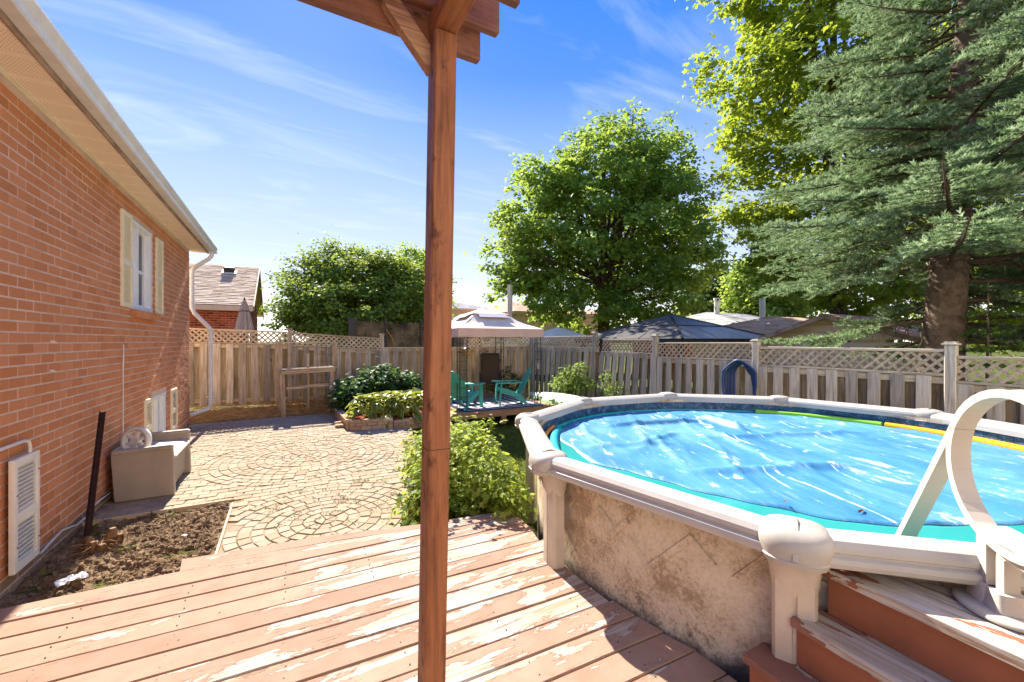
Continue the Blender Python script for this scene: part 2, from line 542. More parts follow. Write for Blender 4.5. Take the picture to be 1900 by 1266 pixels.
# pavers
def paver_mat():
    t = NT('paver_stone'); v = t.position(); r = t.rnd()
    col = t.ramp(r, [(0, srgb(146, 129, 107)), (.35, srgb(157, 141, 119)), (.7, srgb(165, 150, 129)), (1, srgb(152, 139, 121))])
    col = t.mix(t.math('MULTIPLY', t.step(t.noise(v, 1.3, 5, .6), .45, .7), .35), col, srgb(160, 136, 108))
    col = t.mix(t.math('MULTIPLY', t.step(t.noise(v, 70, 4, .7), .5, .75), .3), col, srgb(118, 102, 84))
    col = t.mix(t.math('MULTIPLY', t.step(t.noise(v, 5, 5, .7), .6, .75), .4), col, srgb(112, 96, 64))
    t.bump(t.noise(v, 45, 5, .7), .55, .006)
    return t.fin(col, .95, .04)
M['paver'] = paver_mat()
def soil_mat(name, a, b, c, s=9):
    t = NT(name); v = t.position()
    col = t.ramp(t.noise(v, s, 8, .72), [(.3, a), (.5, b), (.72, c)])
    col = t.mix(t.math('MULTIPLY', t.step(t.noise(v, 1.2, 4), .45, .65), .5), col, a)
    t.bump(t.noise(v, 60, 6, .75), .9, .012)
    return t.fin(col, .97, .08)
M['sand'] = soil_mat('joint_sand', srgb(128, 110, 84), srgb(148, 129, 103), srgb(160, 144, 118), 5)
M['soil'] = soil_mat('dry_soil', srgb(92, 74, 56), srgb(130, 108, 82), srgb(160, 137, 108), 12)
M['ground'] = soil_mat('ground_turf', srgb(52, 62, 22), srgb(78, 86, 34), srgb(110, 100, 56), 3)
M['mulch'] = soil_mat('red_mulch', srgb(86, 30, 20), srgb(128, 50, 34), srgb(150, 76, 56), 40)
# ---------------------------------------------------------------- ground
def gz(x, y):
    z = -.035 - .36 * smooth01(1.3, 5.6, x)
    z += .13 * smooth01(10.3, 11.1, y) * (1 - smooth01(1.4, 3.2, x))
    if y < 7: z -= .12 * smooth01(1.5, 2.4, x) * (1 - smooth01(5.2, 7, y))
    return z
def grid_axis(lo, hi, fine_lo, fine_hi, step):
    a = [lo, lo / 2, fine_lo - 20, fine_lo - 6]
    n = int((fine_hi - fine_lo) / step)
    a += [fine_lo + step * i for i in range(n + 1)]
    return a + [fine_hi + 6, fine_hi + 20, hi / 2, hi]
gx = grid_axis(-600, 600, -4, 9, .16); gy = grid_axis(-600, 900, -2, 13, .16)
m = MB(); nx, ny = len(gx), len(gy)
vs = []
for y in gy:
    for x in gx:
        near = -3 < x < 8 and 3 < y < 12
        vs.append((x, y, gz(x, y) + (.02 * noise.noise(Vector((x * 2.3, y * 2.3, 0))) - .012 if near else -.02)))
m.add(vs, [(j * nx + i, j * nx + i + 1, (j + 1) * nx + i + 1, (j + 1) * nx + i) for j in range(ny - 1) for i in range(nx - 1)], 0, True)
tag(m.build('ground', M['ground']), kind='structure')

# ---------------------------------------------------------------- patio of small pavers laid in fans and rows
def clip_half(poly, n, d):
    """keep n.p >= d"""
    o = []
    for i in range(len(poly)):
        a, b = poly[i], poly[(i + 1) % len(poly)]
        da = n[0] * a[0] + n[1] * a[1] - d; db = n[0] * b[0] + n[1] * b[1] - d
        if da >= 0: o.append(a)
        if (da >= 0) != (db >= 0):
            t_ = da / (da - db); o.append((a[0] + (b[0] - a[0]) * t_, a[1] + (b[1] - a[1]) * t_))
    return o
def area(p): return .5 * sum(p[i][0] * p[(i + 1) % len(p)][1] - p[(i + 1) % len(p)][0] * p[i][1] for i in range(len(p)))
PATIO = [(-1.6, 3.1), (.9, 3.1), (1.05, 3.9), (1.42, 5.1), (1.75, 6.6), (2.0, 7.75), (1.04, 7.98), (.98, 9.6), (.98, 10.1), (-1.6, 10.1)]
def inside(p, poly):
    c = False
    for i in range(len(poly)):
        a, b = poly[i], poly[i - 1]
        if (a[1] > p[1]) != (b[1] > p[1]) and p[0] < (b[0] - a[0]) * (p[1] - a[1]) / (b[1] - a[1]) + a[0]: c = not c
    return c
SOIL = (-1.62, 3.0, -.47, 5.09)
CIRC = [((.26, 6.55), 1.22), ((.33, 4.12), .98), ((-1.15, 9.35), .92), ((-.55, 5.85), .30)]
CIRC = CIRC[:3]
pav = []
def paver_ok(c):
    if not inside(c, PATIO): return False
    return not (SOIL[0] < c[0] < SOIL[2] + .03 and SOIL[1] < c[1] < SOIL[3] + .03)
G2 = .004
for ci, (c, Rc) in enumerate(CIRC):
    w = .098; nr = int(round(Rc / w)); w = Rc / nr
    for k in range(nr):
        r0, r1 = k * w, (k + 1) * w
        n = max(5, int(round(2 * math.pi * (r0 + r1) / 2 / (.125 if k > 1 else .09))))
        ph = random.random()
        for j in range(n):
            a0, a1 = 2 * math.pi * (j + ph) / n, 2 * math.pi * (j + 1 + ph) / n
            gi = G2 / max(r0, .03); go = G2 / r1
            pts = [(c[0] + max(r0 + G2, .012) * math.cos(a0 + gi), c[1] + max(r0 + G2, .012) * math.sin(a0 + gi)),
                   (c[0] + (r1 - G2) * math.cos(a0 + go), c[1] + (r1 - G2) * math.sin(a0 + go)),
                   (c[0] + (r1 - G2) * math.cos(a1 - go), c[1] + (r1 - G2) * math.sin(a1 - go)),
                   (c[0] + max(r0 + G2, .012) * math.cos(a1 - gi), c[1] + max(r0 + G2, .012) * math.sin(a1 - gi))]
            ok = True
            for c2, R2 in CIRC[:ci]:
                d = (sum(p[0] for p in pts) / 4 - c2[0], sum(p[1] for p in pts) / 4 - c2[1]); l = math.hypot(*d)
                nn = (d[0] / l, d[1] / l)
                pts = clip_half(pts, nn, nn[0] * c2[0] + nn[1] * c2[1] + R2 + G2)
                if len(pts) < 3: ok = False; break
            if ok and area(pts) > .0012: pav.append(pts)
# rows between the fans
pw, pl = .108, .168
ang = R(-3); ca, sa = math.cos(ang), math.sin(ang)
for j in range(0, 75):
    for i in range(-16, 24):
        x0 = i * pl + (j % 2) * pl / 2 + random.uniform(-.004, .004); y0 = 3.0 + j * pw
        pts = []
        for (a, b) in ((G2, G2), (pl - G2, G2), (pl - G2, pw - G2), (G2, pw - G2)):
            a += random.uniform(-.003, .003); b += random.uniform(-.003, .003)
            X, Y = x0 + a, y0 - 3 + b
            pts.append((X * ca - Y * sa, 3.0 + X * sa + Y * ca))
        ok = True
        for c2, R2 in CIRC:
            d = (sum(p[0] for p in pts) / len(pts) - c2[0], sum(p[1] for p in pts) / len(pts) - c2[1]); l = math.hypot(*d) or 1
            if l < R2 - .1: ok = False; break
            nn = (d[0] / l, d[1] / l)
            if l < R2 + .3:
                pts = clip_half(pts, nn, nn[0] * c2[0] + nn[1] * c2[1] + R2 + G2)
                if len(pts) < 3: ok = False; break
        if ok and area(pts) > .0012: pav.append(pts)
pav2 = []
for p in pav:
    c = (sum(q[0] for q in p) / len(p), sum(q[1] for q in p) / len(p))
    if paver_ok(c): pav2.append((math.hypot(c[0], c[1]), c, p))
pav2.sort(key=lambda q: q[0] + (0 if q[1][1] > 3.35 else 50))
patio = MB().prism([(-.47, 3.0), (1.0, 3.0), (1.2, 4.2), (1.5, 5.1), (1.85, 6.6), (2.1, 7.75), (1.1, 8.0), (1.0, 10.15), (-1.6, 10.15), (-1.6, 5.09), (-.47, 5.09)], -.1, -.009).build('patio', M['sand'])
tag(patio, kind='structure')
far = MB()
for k, (_, c, p) in enumerate(pav2):
    dz = random.uniform(-.005, .004); tx, ty = random.uniform(-.02, .02), random.uniform(-.02, .02)
    zt = lambda x, y: dz + (x - c[0]) * tx + (y - c[1]) * ty
    rr = random.random()
    if area(p) < 0: p = p[::-1]
    if k < 300:
        MB().prism(p, -.05, 0, .004, rr * .6 + .2, zt).build('paver', M['paver'], patio)
    else:
        far.prism(p, -.05, 0, .004, rr, zt)
tag(far.build('paver_field', M['paver'], patio), kind='stuff')

# sandy crumbs and weeds in the joints
M['weed'] = leaf_mat('weed_leaf', srgb(70, 78, 24), srgb(106, 104, 40), srgb(140, 128, 60), tw=.3)
M['chip'] = plain('wood_chip', srgb(118, 92, 64), .9, .1, .5, 5, .4)
m = MB()
for k in range(170):
    if k < 110: cx, cy = random.gauss(.75, .5), random.gauss(4.6, .6)
    else: cx, cy = random.uniform(-1.2, 1.6), random.uniform(3.6, 8.6)
    if not inside((cx, cy), PATIO) or (cx < -.45 and cy < 5.1): continue
    for q in range(random.randint(4, 16)):
        x, y = cx + random.gauss(0, .035), cy + random.gauss(0, .03)
        a = random.uniform(0, 6.28); L = random.uniform(.012, .035); w_ = L * .2
        dx, dy = math.cos(a), math.sin(a); h = random.uniform(.003, .02)
        m.add([(x - dy * w_, y + dx * w_, .001), (x + dy * w_, y - dx * w_, .001), (x + dx * L, y + dy * L, h)], [(0, 1, 2)], random.uniform(.1, .95))
tag(m.build('joint_weeds', M['weed']), 'dry moss and weed tufts growing in the paver joints', 'weeds', kind='stuff')

# bare soil bed beside the wall
nx, ny = 120, 220; vs = []
for j in range(ny + 1):
    for i in range(nx + 1):
        x = -1.6 + i / nx * 1.125; y = 2.9 + j / ny * 2.18
        e = min(1, (y - 2.9) / .2)
        h = -.028 + .05 * noise.fractal(Vector((x * 5, y * 5, 2)), .9, 2.1, 5) + .022 * noise.noise(Vector((x * 17, y * 17, 1))) + .016 * abs(noise.noise(Vector((x * 45, y * 45, 1)))) + .008 * noise.noise(Vector((x * 90, y * 90, 4)))
        h += .05 * math.exp(-((x + 1.25) ** 2 + (y - 4.35) ** 2) / .05)
        if x > -.55: h = min(h, -.01)
        vs.append((x, y, min(h, .1)))
SOIL_V = vs; soil = MB().add(vs, [(j * (nx + 1) + i, j * (nx + 1) + i + 1, (j + 1) * (nx + 1) + i + 1, (j + 1) * (nx + 1) + i) for j in range(ny) for i in range(nx)], 0, True).build('soil_bed', M['soil'])
tag(soil, kind='structure')
def soil_z(x, y):
    i = int(min(120, max(0, (x + 1.6) / 1.125 * 120))); j = int(min(220, max(0, (y - 2.9) / 2.18 * 220)))
    return SOIL_V[j * 121 + i][2]
m = MB()
for k in range(2400):
    x, y = random.uniform(-1.56, -.5), random.uniform(3.35, 5.05)
    z = soil_z(x, y); L = random.choice([.01, .015, .02, .03, .04, .06, .1]) * random.uniform(.5, 1); a = random.uniform(0, 3.14)
    d = Vector((math.cos(a), math.sin(a), random.uniform(-.3, .5))) * L
    p = Vector((x, y, z + .008))
    w_ = random.uniform(.002, .007)
    m.beam(p - d / 2, p + d / 2, w_, w_ * .6, rnd=random.random())
tag(m.build('soil_litter', M['chip']), 'broken twigs and bark scattered over the bare soil', 'debris', kind='stuff')
m = MB()
for k in range(1500):
    x, y = random.uniform(-1.56, -.5), random.uniform(3.35, 5.05); s_ = random.choice([.006, .008, .012, .02]); z = None
    i_ = int((x + 1.6) / 1.125 * 120); j_ = int((y - 2.9) / 2.18 * 220); z = SOIL_V[j_ * 121 + i_][2]
    m.box((x, y, z + s_ * .3), (s_ * 2, s_ * 1.6, s_ * 1.3), Matrix.Rotation(random.uniform(0, 3), 3, 'Z') @ Matrix.Rotation(random.uniform(0, 1), 3, 'X'), rnd=random.random(), ch=s_ * .5)
tag(m.build('soil_clods', M['soil'], soil), kind='stuff')
for (wx, wy, n_) in ((-1.42, 4.75, 14), (-1.38, 4.55, 9), (-1.1, 4.28, 12), (-.95, 4.9, 6), (-1.45, 4.1, 8)):
    m = MB()
    for k in range(n_):
        a = random.uniform(0, 6.28); L = random.uniform(.03, .06); p = Vector((wx + random.gauss(0, .03), wy + random.gauss(0, .03), .0)); d = Vector((math.cos(a), math.sin(a), random.uniform(.2, .9))) * L; sd_ = Vector((-math.sin(a), math.cos(a), 0)) * L * .35
        m.add([p, p + d * .5 + sd_, p + d, p + d * .5 - sd_], [(0, 1, 2, 3)], random.uniform(.1, .9))
    tag(m.build('weed_tuft', M['weed']), {0: 'green weed tuft against the brick foundation near the bench', 1: 'small weed tuft beside the foundation left of the bench', 2: 'bright green weed tuft growing beside the root stump', 3: 'tiny weed tuft on open soil near the patio edge', 4: 'weed tuft behind the root stump close to the wall'}[[-1.42, -1.38, -1.1, -.95, -1.45].index(wx)], 'weed', 'weeds in the bare soil')
MB().box((-.463, 4.0, -.012), (.018, 1.95, .05), rnd=.4, ch=.004).build('edging_strip', M['rail_y'], soil)
MB().box((-1.03, 5.093, -.014), (1.15, .016, .05), rnd=.4, ch=.004).build('edging_strip', M['rail_x'], soil)

# ---------------------------------------------------------------- brick house
house = thing('brick_house', 'red brick house wall with cream soffit and white gutter along the patio', 'house', (-1.6, 6, 0))
def H(o):
    o.parent = house
    o.matrix_parent_inverse = Matrix.Translation((1.6, -6, 0))
    return o
WX0 = -1.6
wm = MB()
def wslab(a, b, c, d): wm.box((WX0 - .1185, (a + b) / 2, (c + d) / 2), (.244, b - a, d - c))
wslab(.9, 6.40, -.09, 3.39); wslab(8.10, 9.80, -.09, 3.39)
wslab(6.40, 7.34, 3.12, 3.39); wslab(6.40, 7.34, .87, 2.0); wslab(7.34, 8.10, .87, 3.39)
wslab(6.40, 7.26, -.09, .87); wslab(7.26, 8.10, -.09, .18)
wall = H(wm.box((WX0 - 3.6, 9.73, 1.65), (6.7, .14, 3.48)).build('wall', M['mortar']))
OPEN = [(6.40, 7.34, 2.0, 3.12), (7.26, 8.10, .18, .87)]
vmesh = {}
far = MB(); cand = []
CH, BL = .0765, .205
zc = -.06; row = 0
while zc < 3.30:
    off = (row % 2) * BL / 2
    y = .9 - off
    while y < 9.80:
        y0, y1 = y + .007, y + BL - .007
        y1 = min(y1, 9.795)
        z0, z1 = zc + .0065, zc + CH - .0065
        segs = [(y0, y1)]
        for (a, b, c, d) in OPEN:
            if z1 > c and z0 < d:
                ns = []
                for (s, e) in segs:
                    if e <= a or s >= b: ns.append((s, e))
                    else:
                        if s < a: ns.append((s, a))
                        if e > b: ns.append((b, e))
                segs = ns
        for (s, e) in segs:
            if e - s > .02:
                fr = (s + e) / 2
                dist = math.hypot(1.6, fr) + abs((z0 + z1) / 2 - 1.2) * .3
                cand.append((dist if fr > 3.85 else 99 + dist, s, e, z0, z1))
        y += BL
    zc += CH; row += 1
cand.sort()
for k, (_, s, e, z0, z1) in enumerate(cand):
    pr = random.uniform(0, .0035); rr = random.random()
    mt = M['brick_tan'] if z1 < .105 else M['brick']
    if k < 300:
        key = (round(e - s, 3), mt.name, int(rr * 5))
        if key not in vmesh:
            vmesh[key] = MB().box((0, 0, 0), (.05, e - s, z1 - z0), rnd=rr * .6 + .01, ch=.003).mesh('brick', mt)
        o = link('brick', vmesh[key], wall, (WX0 - .019 + pr, (s + e) / 2, (z0 + z1) / 2))
    elif z1 < .105:
        far_t = globals().setdefault('far_tan', MB())
        far_t.box((WX0 - .019 + pr, (s + e) / 2, (z0 + z1) / 2), (.05, e - s, z1 - z0), rnd=rr, ch=.003)
    else:
        far.box((WX0 - .019 + pr, (s + e) / 2, (z0 + z1) / 2), (.05, e - s, z1 - z0), rnd=rr, ch=.003)
tag(far.build('brick_field', M['brick'], wall), kind='stuff')
tag(far_tan.build('foundation_brick_field', M['brick_tan'], wall), kind='stuff')
H(MB().box((WX0 - .05, 5.35, -.12), (.13, 8.95, .12), ch=.01).build('footing', M['brick_tan']))

def shutter(y0, y1, z0, z1, mat, x=WX0, name='shutter'):
    m = MB(); f = .04; th = .03
    m.box((x + th / 2 + .002, y0 + f / 2, (z0 + z1) / 2), (th, f, z1 - z0), ch=.003)
    m.box((x + th / 2 + .002, y1 - f / 2, (z0 + z1) / 2), (th, f, z1 - z0), ch=.003)
    zm = z0 + (z1 - z0) * .47
    for a, b in ((z0, z0 + .05), (zm - .035, zm + .035), (z1 - .05, z1)):
        m.box((x + th / 2 + .001, (y0 + y1) / 2, (a + b) / 2), (th - .002, y1 - y0 - 2 * f, b - a))
    o = H(m.build(name, mat))
    l = MB(); q = Matrix.Rotation(R(-58), 3, 'Y')
    l.box((x + .004, (y0 + y1) / 2, (z0 + z1) / 2), (.004, y1 - y0 - 2 * f, z1 - z0 - .1))
    for a, b in ((z0 + .05, zm - .035), (zm + .035, z1 - .05)):
        n = int((b - a) / .028)
        for k in range(n):
            l.box((x + .017, (y0 + y1) / 2, a + (k + .5) * (b - a) / n), (.030, y1 - y0 - 2 * f, .006), q)
    ll = l.build('louvers', mat, o)
    return o
shutter(6.06, 6.395, 2.03, 3.11, M['cream'])
shutter(7.455, 7.80, 2.03, 3.10, M['cream'])
shutter(6.93, 7.25, .16, .87, M['cream'])
shutter(8.33, 8.69, .2, .86, M['cream'])
vent = shutter(3.90, 4.215, .115, .86, M['whitepl'], WX0 + .03, 'louvered_panel')
vent['label'] = 'white louvered plastic panel fixed low on the brick wall'
m = MB()
for yy, zz in ((3.93, .62), (3.93, .28), (4.195, .73), (4.195, .25)): m.box((WX0 + .063, yy, zz), (.006, .01, .01), ch=.002)
m.build('screw', M['shingle_dark'], vent)

def window(y0, y1, z0, z1, x, name, mull, bars):
    fr = MB(); w = .055
    fr.box((x, (y0 + y1) / 2, z1 - w / 2), (.10, y1 - y0, w), ch=.004).box((x, (y0 + y1) / 2, z0 + w / 2), (.11, y1 - y0, w), ch=.004)
    fr.box((x, y0 + w / 2, (z0 + z1) / 2), (.098, w, z1 - z0 - 2 * w), ch=.004).box((x, y1 - w * .9, (z0 + z1) / 2), (.098, w * 1.8, z1 - z0 - 2 * w), ch=.004)
    o = H(fr.build(name, M['white_vinyl']))
    xs = [y0 + w] + mull + [y1 - w * 1.8]
    for a in mull: MB().box((x - .005, a, (z0 + z1) / 2), (.07, .065, z1 - z0 - 2 * w), ch=.004).build('mullion', M['white_vinyl'], o)
    for i in range(len(xs) - 1):
        a, b = xs[i] + (.03 if i else 0), xs[i + 1] - (.03 if i < len(xs) - 2 else 0)
        MB().box((x - .03, (a + b) / 2, (z0 + z1) / 2), (.006, b - a, z1 - z0 - 2 * w)).build('pane', M['glass'], o)
        s = MB()
        for zz in (z0 + w + .015, z1 - w - .015): s.box((x - .018, (a + b) / 2, zz), (.03, b - a - .06, .03))
        for yy in (a + .015, b - .015): s.box((x - .018, yy, (z0 + z1) / 2), (.03, .03, z1 - z0 - 2 * w))
        if bars: s.box((x - .016, (a + b) / 2, z0 + (z1 - z0) * .47), (.03, b - a - .06, .04))
        s.build('sash', M['white_vinyl'], o)
    return o
w1 = window(6.405, 7.33, 2.022, 3.115, WX0 - .05, 'window', [6.80], True)
window(7.265, 8.09, .19, .865, WX0 - .05, 'window', [7.72], False)
sill = MB()
k = 0; y = 6.43
while y < 7.42:
    MB().box((WX0 + .01, y + .034, 1.975), (.11, .062, .085), Matrix.Rotation(R(8), 3, 'Y'), rnd=random.random() * .6 + .2, ch=.004).build('sill_brick', M['brick'], w1); y += .07
# soffit, fascia, gutter, roof
SO = -1.345
y = .9
k = 0
while y < 10.02:
    y1 = min(y + .30, 10.04)
    pmsh = MB().box(((WX0 + SO) / 2, (y + y1) / 2 - .002, 3.385), (SO - WX0, y1 - y - .006, .012), ch=.003)
    pmsh.box(((WX0 + SO) / 2, y + .003, 3.381), (SO - WX0 - .01, .010, .012))
    H(pmsh.build('soffit_panel', M['soffit'])); y = y1
H(MB().box((WX0 + .012, 5.4, 3.372), (.02, 8.85, .026), ch=.003).build('soffit_trim', M['cream']))
H(MB().box((SO + .012, 5.47, 3.435), (.022, 9.16, .13), ch=.003).build('fascia', M['fascia']))
gut = [(0, .0), (.075, .0), (.085, .012), (.088, .045), (.105, .075), (.118, .10), (.118, .115), (.108, .118), (.106, .104), (.092, .078), (.078, .05), (.072, .012), (.012, .012), (.012, .112), (0, .112)]
g = MB(); rings = []
for yy in (.9, 10.2): rings.append([(SO + .025 + a, yy, 3.405 + b) for a, b in gut])
g.loft(rings, True, False)
g.box((SO + .085, 10.196, 3.455), (.11, .01, .1))
gutter = H(g.build('gutter', M['white_metal']))
ds = MB()
path = [(-1.27, 9.98, 3.41), (-1.27, 9.98, 3.33), (-1.31, 9.96, 3.26), (-1.52, 9.90, 3.08), (-1.565, 9.89, 3.0), (-1.565, 9.88, 2.28), (-1.53, 9.88, 2.18), (-1.30, 9.90, 1.90), (-1.275, 9.90, 1.82), (-1.275, 9.90, .42), (-1.30, 9.89, .32), (-1.40, 9.87, .28), (-1.58, 9.84, .22)]
ds.tube(path, .037, 10)
dso = H(ds.build('downspout', M['white_metal']))
m = MB()
for zz in (1.62, .55): m.box((-1.275, 9.91, zz), (.13, .05, .02), ch=.004)
m.build('strap', M['white_metal'], dso)
rf = MB()
sl = math.tan(R(24))
for k in range(26):
    a0, a1 = -k * .2, -(k + 1) * .2
    x0, x1 = SO + .06 + a0, SO + .06 + a1 - .03
    z0, z1 = 3.52 - a0 * sl, 3.52 - (a1 - .03) * sl
    rf.add([(x0, .9, z0 + .012), (x0, 10.15, z0 + .012), (x1, 10.15, z1), (x1, .9, z1), (x0, .9, z0 - .004), (x0, 10.15, z0 - .004)], [(0, 1, 2, 3), (0, 4, 5, 1)])
H(rf.build('roof', M['shingle_dark']))
# pale block with door and eave, added unseen behind the viewer to bounce sunlight
M['bounce_wing'] = plain('pale_bounce_siding', srgb(226, 214, 196), .7, .2, .02, 2, .06)
bounce_wing = H(MB().box((4.2, -3.35, 2.6), (11.6, 1.4, 5.6)).build('added_bounce_wing', M['bounce_wing']))
for k in range(27):
    MB().box((4.2, -2.64, .0 + k * .2), (11.6, .024, .196), Matrix.Rotation(R(-3), 3, 'X')).build('siding_board', M['bounce_wing'], bounce_wing)
MB().box((.6, -2.60, 1.2), (1.9, .06, 2.1), ch=.01).build('added_patio_door', M['white_vinyl'], bounce_wing)
for x in (.15, 1.05): MB().box((x, -2.565, 1.2), (.76, .012, 1.86)).build('pane', M['glass'], bounce_wing)
MB().box((4.2, -2.75, 5.5), (12.2, 1.4, .16)).build('eave', M['white_metal'], bounce_wing)
# wires and fixings on the wall
M['cable'] = plain('white_cable', srgb(222, 214, 202), .5, .3, 0, 6, .1)
H(MB().tube([(-1.588, 6.14, 1.60), (-1.588, 6.15, 1.55), (-1.588, 6.13, 1.3), (-1.588, 6.13, .02)], .007, 6).build('cable', M['cable']))
H(MB().tube([(-1.57, 3.4, .93), (-1.57, 3.84, .955), (-1.565, 4.08, .955), (-1.56, 4.125, .94), (-1.56, 4.14, .90), (-1.56, 4.14, .84)], .011, 8).build('conduit', M['cable']))
H(MB().tube([(-1.55, 4.2, .13), (-1.555, 4.27, .095), (-1.56, 4.36, .10), (-1.565, 4.62, .12), (-1.565, 4.9, .06), (-1.57, 5.1, .05), (-1.565, 5.25, .10), (-1.565, 5.42, .10), (-1.57, 5.7, .08)], .008, 8).build('cable', M['cable']))
for yy, zz in ((4.53, 1.635), (4.51, 1.41)):
    H(MB().tube([(-1.6, yy, zz), (-1.575, yy, zz - .002)], [.011, .009], 8).tube([(-1.575, yy, zz), (-1.57, yy + .018, zz - .008)], .006, 6).build('anchor_bolt', M['cable']))

# ---------------------------------------------------------------- fences
def fence(name, label, segs, axis, fixed, mats, side):
    """segs: list of (a0, a1, ztop0, ztop1, zlat, zbot, lean) along the fence line"""
    brd, bbk, rail = mats
    f = thing(name, label, 'fence')
    def P(a, off, z): return Vector((a, fixed + off * side, z)) if axis == 'x' else Vector((fixed + off * side, a, z))
    dirv = Vector((1, 0, 0)) if axis == 'x' else Vector((0, 1, 0))
    nrm = Vector((0, side, 0)) if axis == 'x' else Vector((side, 0, 0))
    lats = []
    for (a0, a1, zt0, zt1, lat, zb0, zb1, lean0, lean1) in segs:
        L = abs(a1 - a0); sg = 1 if a1 > a0 else -1
        zt = lambda s: zt0 + (zt1 - zt0) * s
        zb = lambda s: zb0 + (zb1 - zb0) * s
        at = lambda s: a0 + (a1 - a0) * s
        ln = lambda s: math.tan(R(lean0 + (lean1 - lean0) * s))
        lz = .31 if lat else 0.0
        # rails
        def rl(zoff, h, w, off, nm='rail', s0=.0, s1=1.0):
            p0, p1 = P(at(s0), off, zt(s0) + zoff), P(at(s1), off, zt(s1) + zoff)
            sh0 = (p0.z - zb(s0)) * ln(s0); sh1 = (p1.z - zb(s1)) * ln(s1)
            MB().beam(p0 + dirv * sh0, p1 + dirv * sh1, w, h, rnd=0, ch=.004).build(nm, rail, f)
        if lat:
            rl(-.018, .036, .055, 0.0, 'top_rail')
            rl(-lz, .03, .075, .0, 'mid_rail')
        else:
            rl(-.015, .03, .075, 0.0, 'top_rail')
        rl(-lz - .065, .085, .036, .0, 'upper_rail')
        p0, p1 = P(a0, 0, zb0 + .12), P(a1, 0, zb1 + .12)
        MB().beam(p0, p1, .036, .085, ch=.004).build('lower_rail', rail, f)
        # boards, alternately on the near and the far side
        pitch = .118; n = int(L / pitch)
        for k in range(n):
            s = (k + .5) / n
            front = k % 2 == 0
            zt_ = zt(s) - lz - .018 - (0 if front else .0); z0 = zb(s) + random.uniform(-.01, .01)
            w_ = .138 + random.uniform(-.004, .004)
            off = .030 if front else -.030
            shr = ln(s); h = zt_ - z0
            base = P(at(s), off, z0); c = base + Vector((0, 0, h / 2)) + dirv * (shr * h / 2)
            rot = Matrix.Rotation(math.atan(shr) + R(random.uniform(-.35, .35)), 3, 'Y' if axis == 'x' else 'X')
            if axis == 'y': rot = Matrix.Rotation(-math.atan(shr) + R(random.uniform(-.35, .35)), 3, 'X')
            size = (w_, .018, h) if axis == 'x' else (.018, w_, h)
            o = MB().box((0, 0, 0), size, ch=.003).build('board', brd if front else bbk, f, c)
            o.rotation_euler = rot.to_euler()
        # lattice slats, two layers at 45 degrees
        if lat:
            hz = lz - .05; pz = .118
            m_ = int((L + hz) / pz) + 1
            for layer, dr in ((.007, 1), (-.007, -1)):
                for k in range(-1, m_ + 1):
                    # slat from bottom (t) to top (t + hz*dr) along the fence
                    b0 = k * pz if dr > 0 else k * pz + hz * 0
                    t0, t1 = b0 - (hz if dr > 0 else 0), b0 if dr > 0 else b0 - hz
                    # clip into the panel
                    q0, q1 = 0.0, 1.0
                    lo, hi = (t0, t1) if t0 < t1 else (t1, t0)
                    if hi <= .02 or lo >= L - .02: continue
                    pts = []
                    for (ta, tb, va, vb) in ((t0, t1, 0.0, 1.0),):
                        d = tb - ta
                        s0 = max(0, min(1, ((0 if d > 0 else L) - ta) / d)); s1 = max(0, min(1, ((L if d > 0 else 0) - ta) / d))
                        pts = [(ta + d * s0, s0), (ta + d * s1, s1)]
                    if abs(pts[0][1] - pts[1][1]) < .12: continue
                    w3 = []
                    for (tt, vv) in pts:
                        s = tt / L
                        z = zt(s) - lz + .018 + vv * hz
                        w3.append(P(a0 + sg * tt, layer, z) + dirv * ((z - zb(s)) * ln(s)))
                    MB().beam(w3[0], w3[1], .007, .034, up=nrm.cross((w3[1] - w3[0]).normalized())).build('lattice_slat', M['lattice'], f)
    return f
def fence_post(f, x, y, z0, z1, mat, cap=True, lean=(0, 0), w=.09):
    o = MB().beam((0, 0, 0), (lean[0], lean[1], z1 - z0 - (.03 if cap else 0)), w, w, ch=.006).build('post', mat, f, (x, y, z0))
    if cap:
        MB().box((lean[0], lean[1], z1 - z0 - .018), (w + .04, w + .04, .024), ch=.006).box((lean[0], lean[1], z1 - z0 + .003), (w + .01, w + .01, .018), ch=.008).build('post_cap', mat, o)
BF = 11.2
bfence = fence('back_fence', 'weathered brown board fence with lattice top along the back of the yard',
    [(-3.9, -1.95, 2.0, 1.95, True, .2, .2, 0, 0), (-1.87, .05, 1.93, 1.865, True, .20, .14, 0, 0), (.15, 2.20, 1.85, 1.72, True, .13, .05, 0, 0), (2.31, 4.60, 1.47, 1.465, False, .03, -.05, 0, 0), (4.69, 6.82, 1.77, 1.775, True, -.08, -.18, 0, 0)],
    'x', BF, (M['fence'], M['fence_back'], M['rail_x']), -1)
for x, zt_, cap in ((-1.91, 2.02, True), (.10, 1.94, True), (2.255, 1.83, True), (4.645, 1.82, False)):
    fence_post(bfence, x, BF, -.1, zt_, M['fence'], cap)
RF = 6.9
rfence = fence('side_fence', 'grey weathered board fence with lattice top stepping down behind the pool', [(11.1, 8.16, 1.77, 1.775, True, -.18, -.28, -4, -7), (8.06, 6.20, 1.69, 1.675, True, -.28, -.32, -8, -3), (6.10, 4.06, 1.612, 1.617, True, -.32, -.36, -1, 0), (3.955, 1.775, 1.55, 1.543, True, -.36, -.40, 0, 0), (1.665, -.6, 1.468, 1.46, True, -.40, -.42, 0, 0)],
    'y', RF, (M['fence_grey'], M['fence_back'], M['rail_y']), -1)
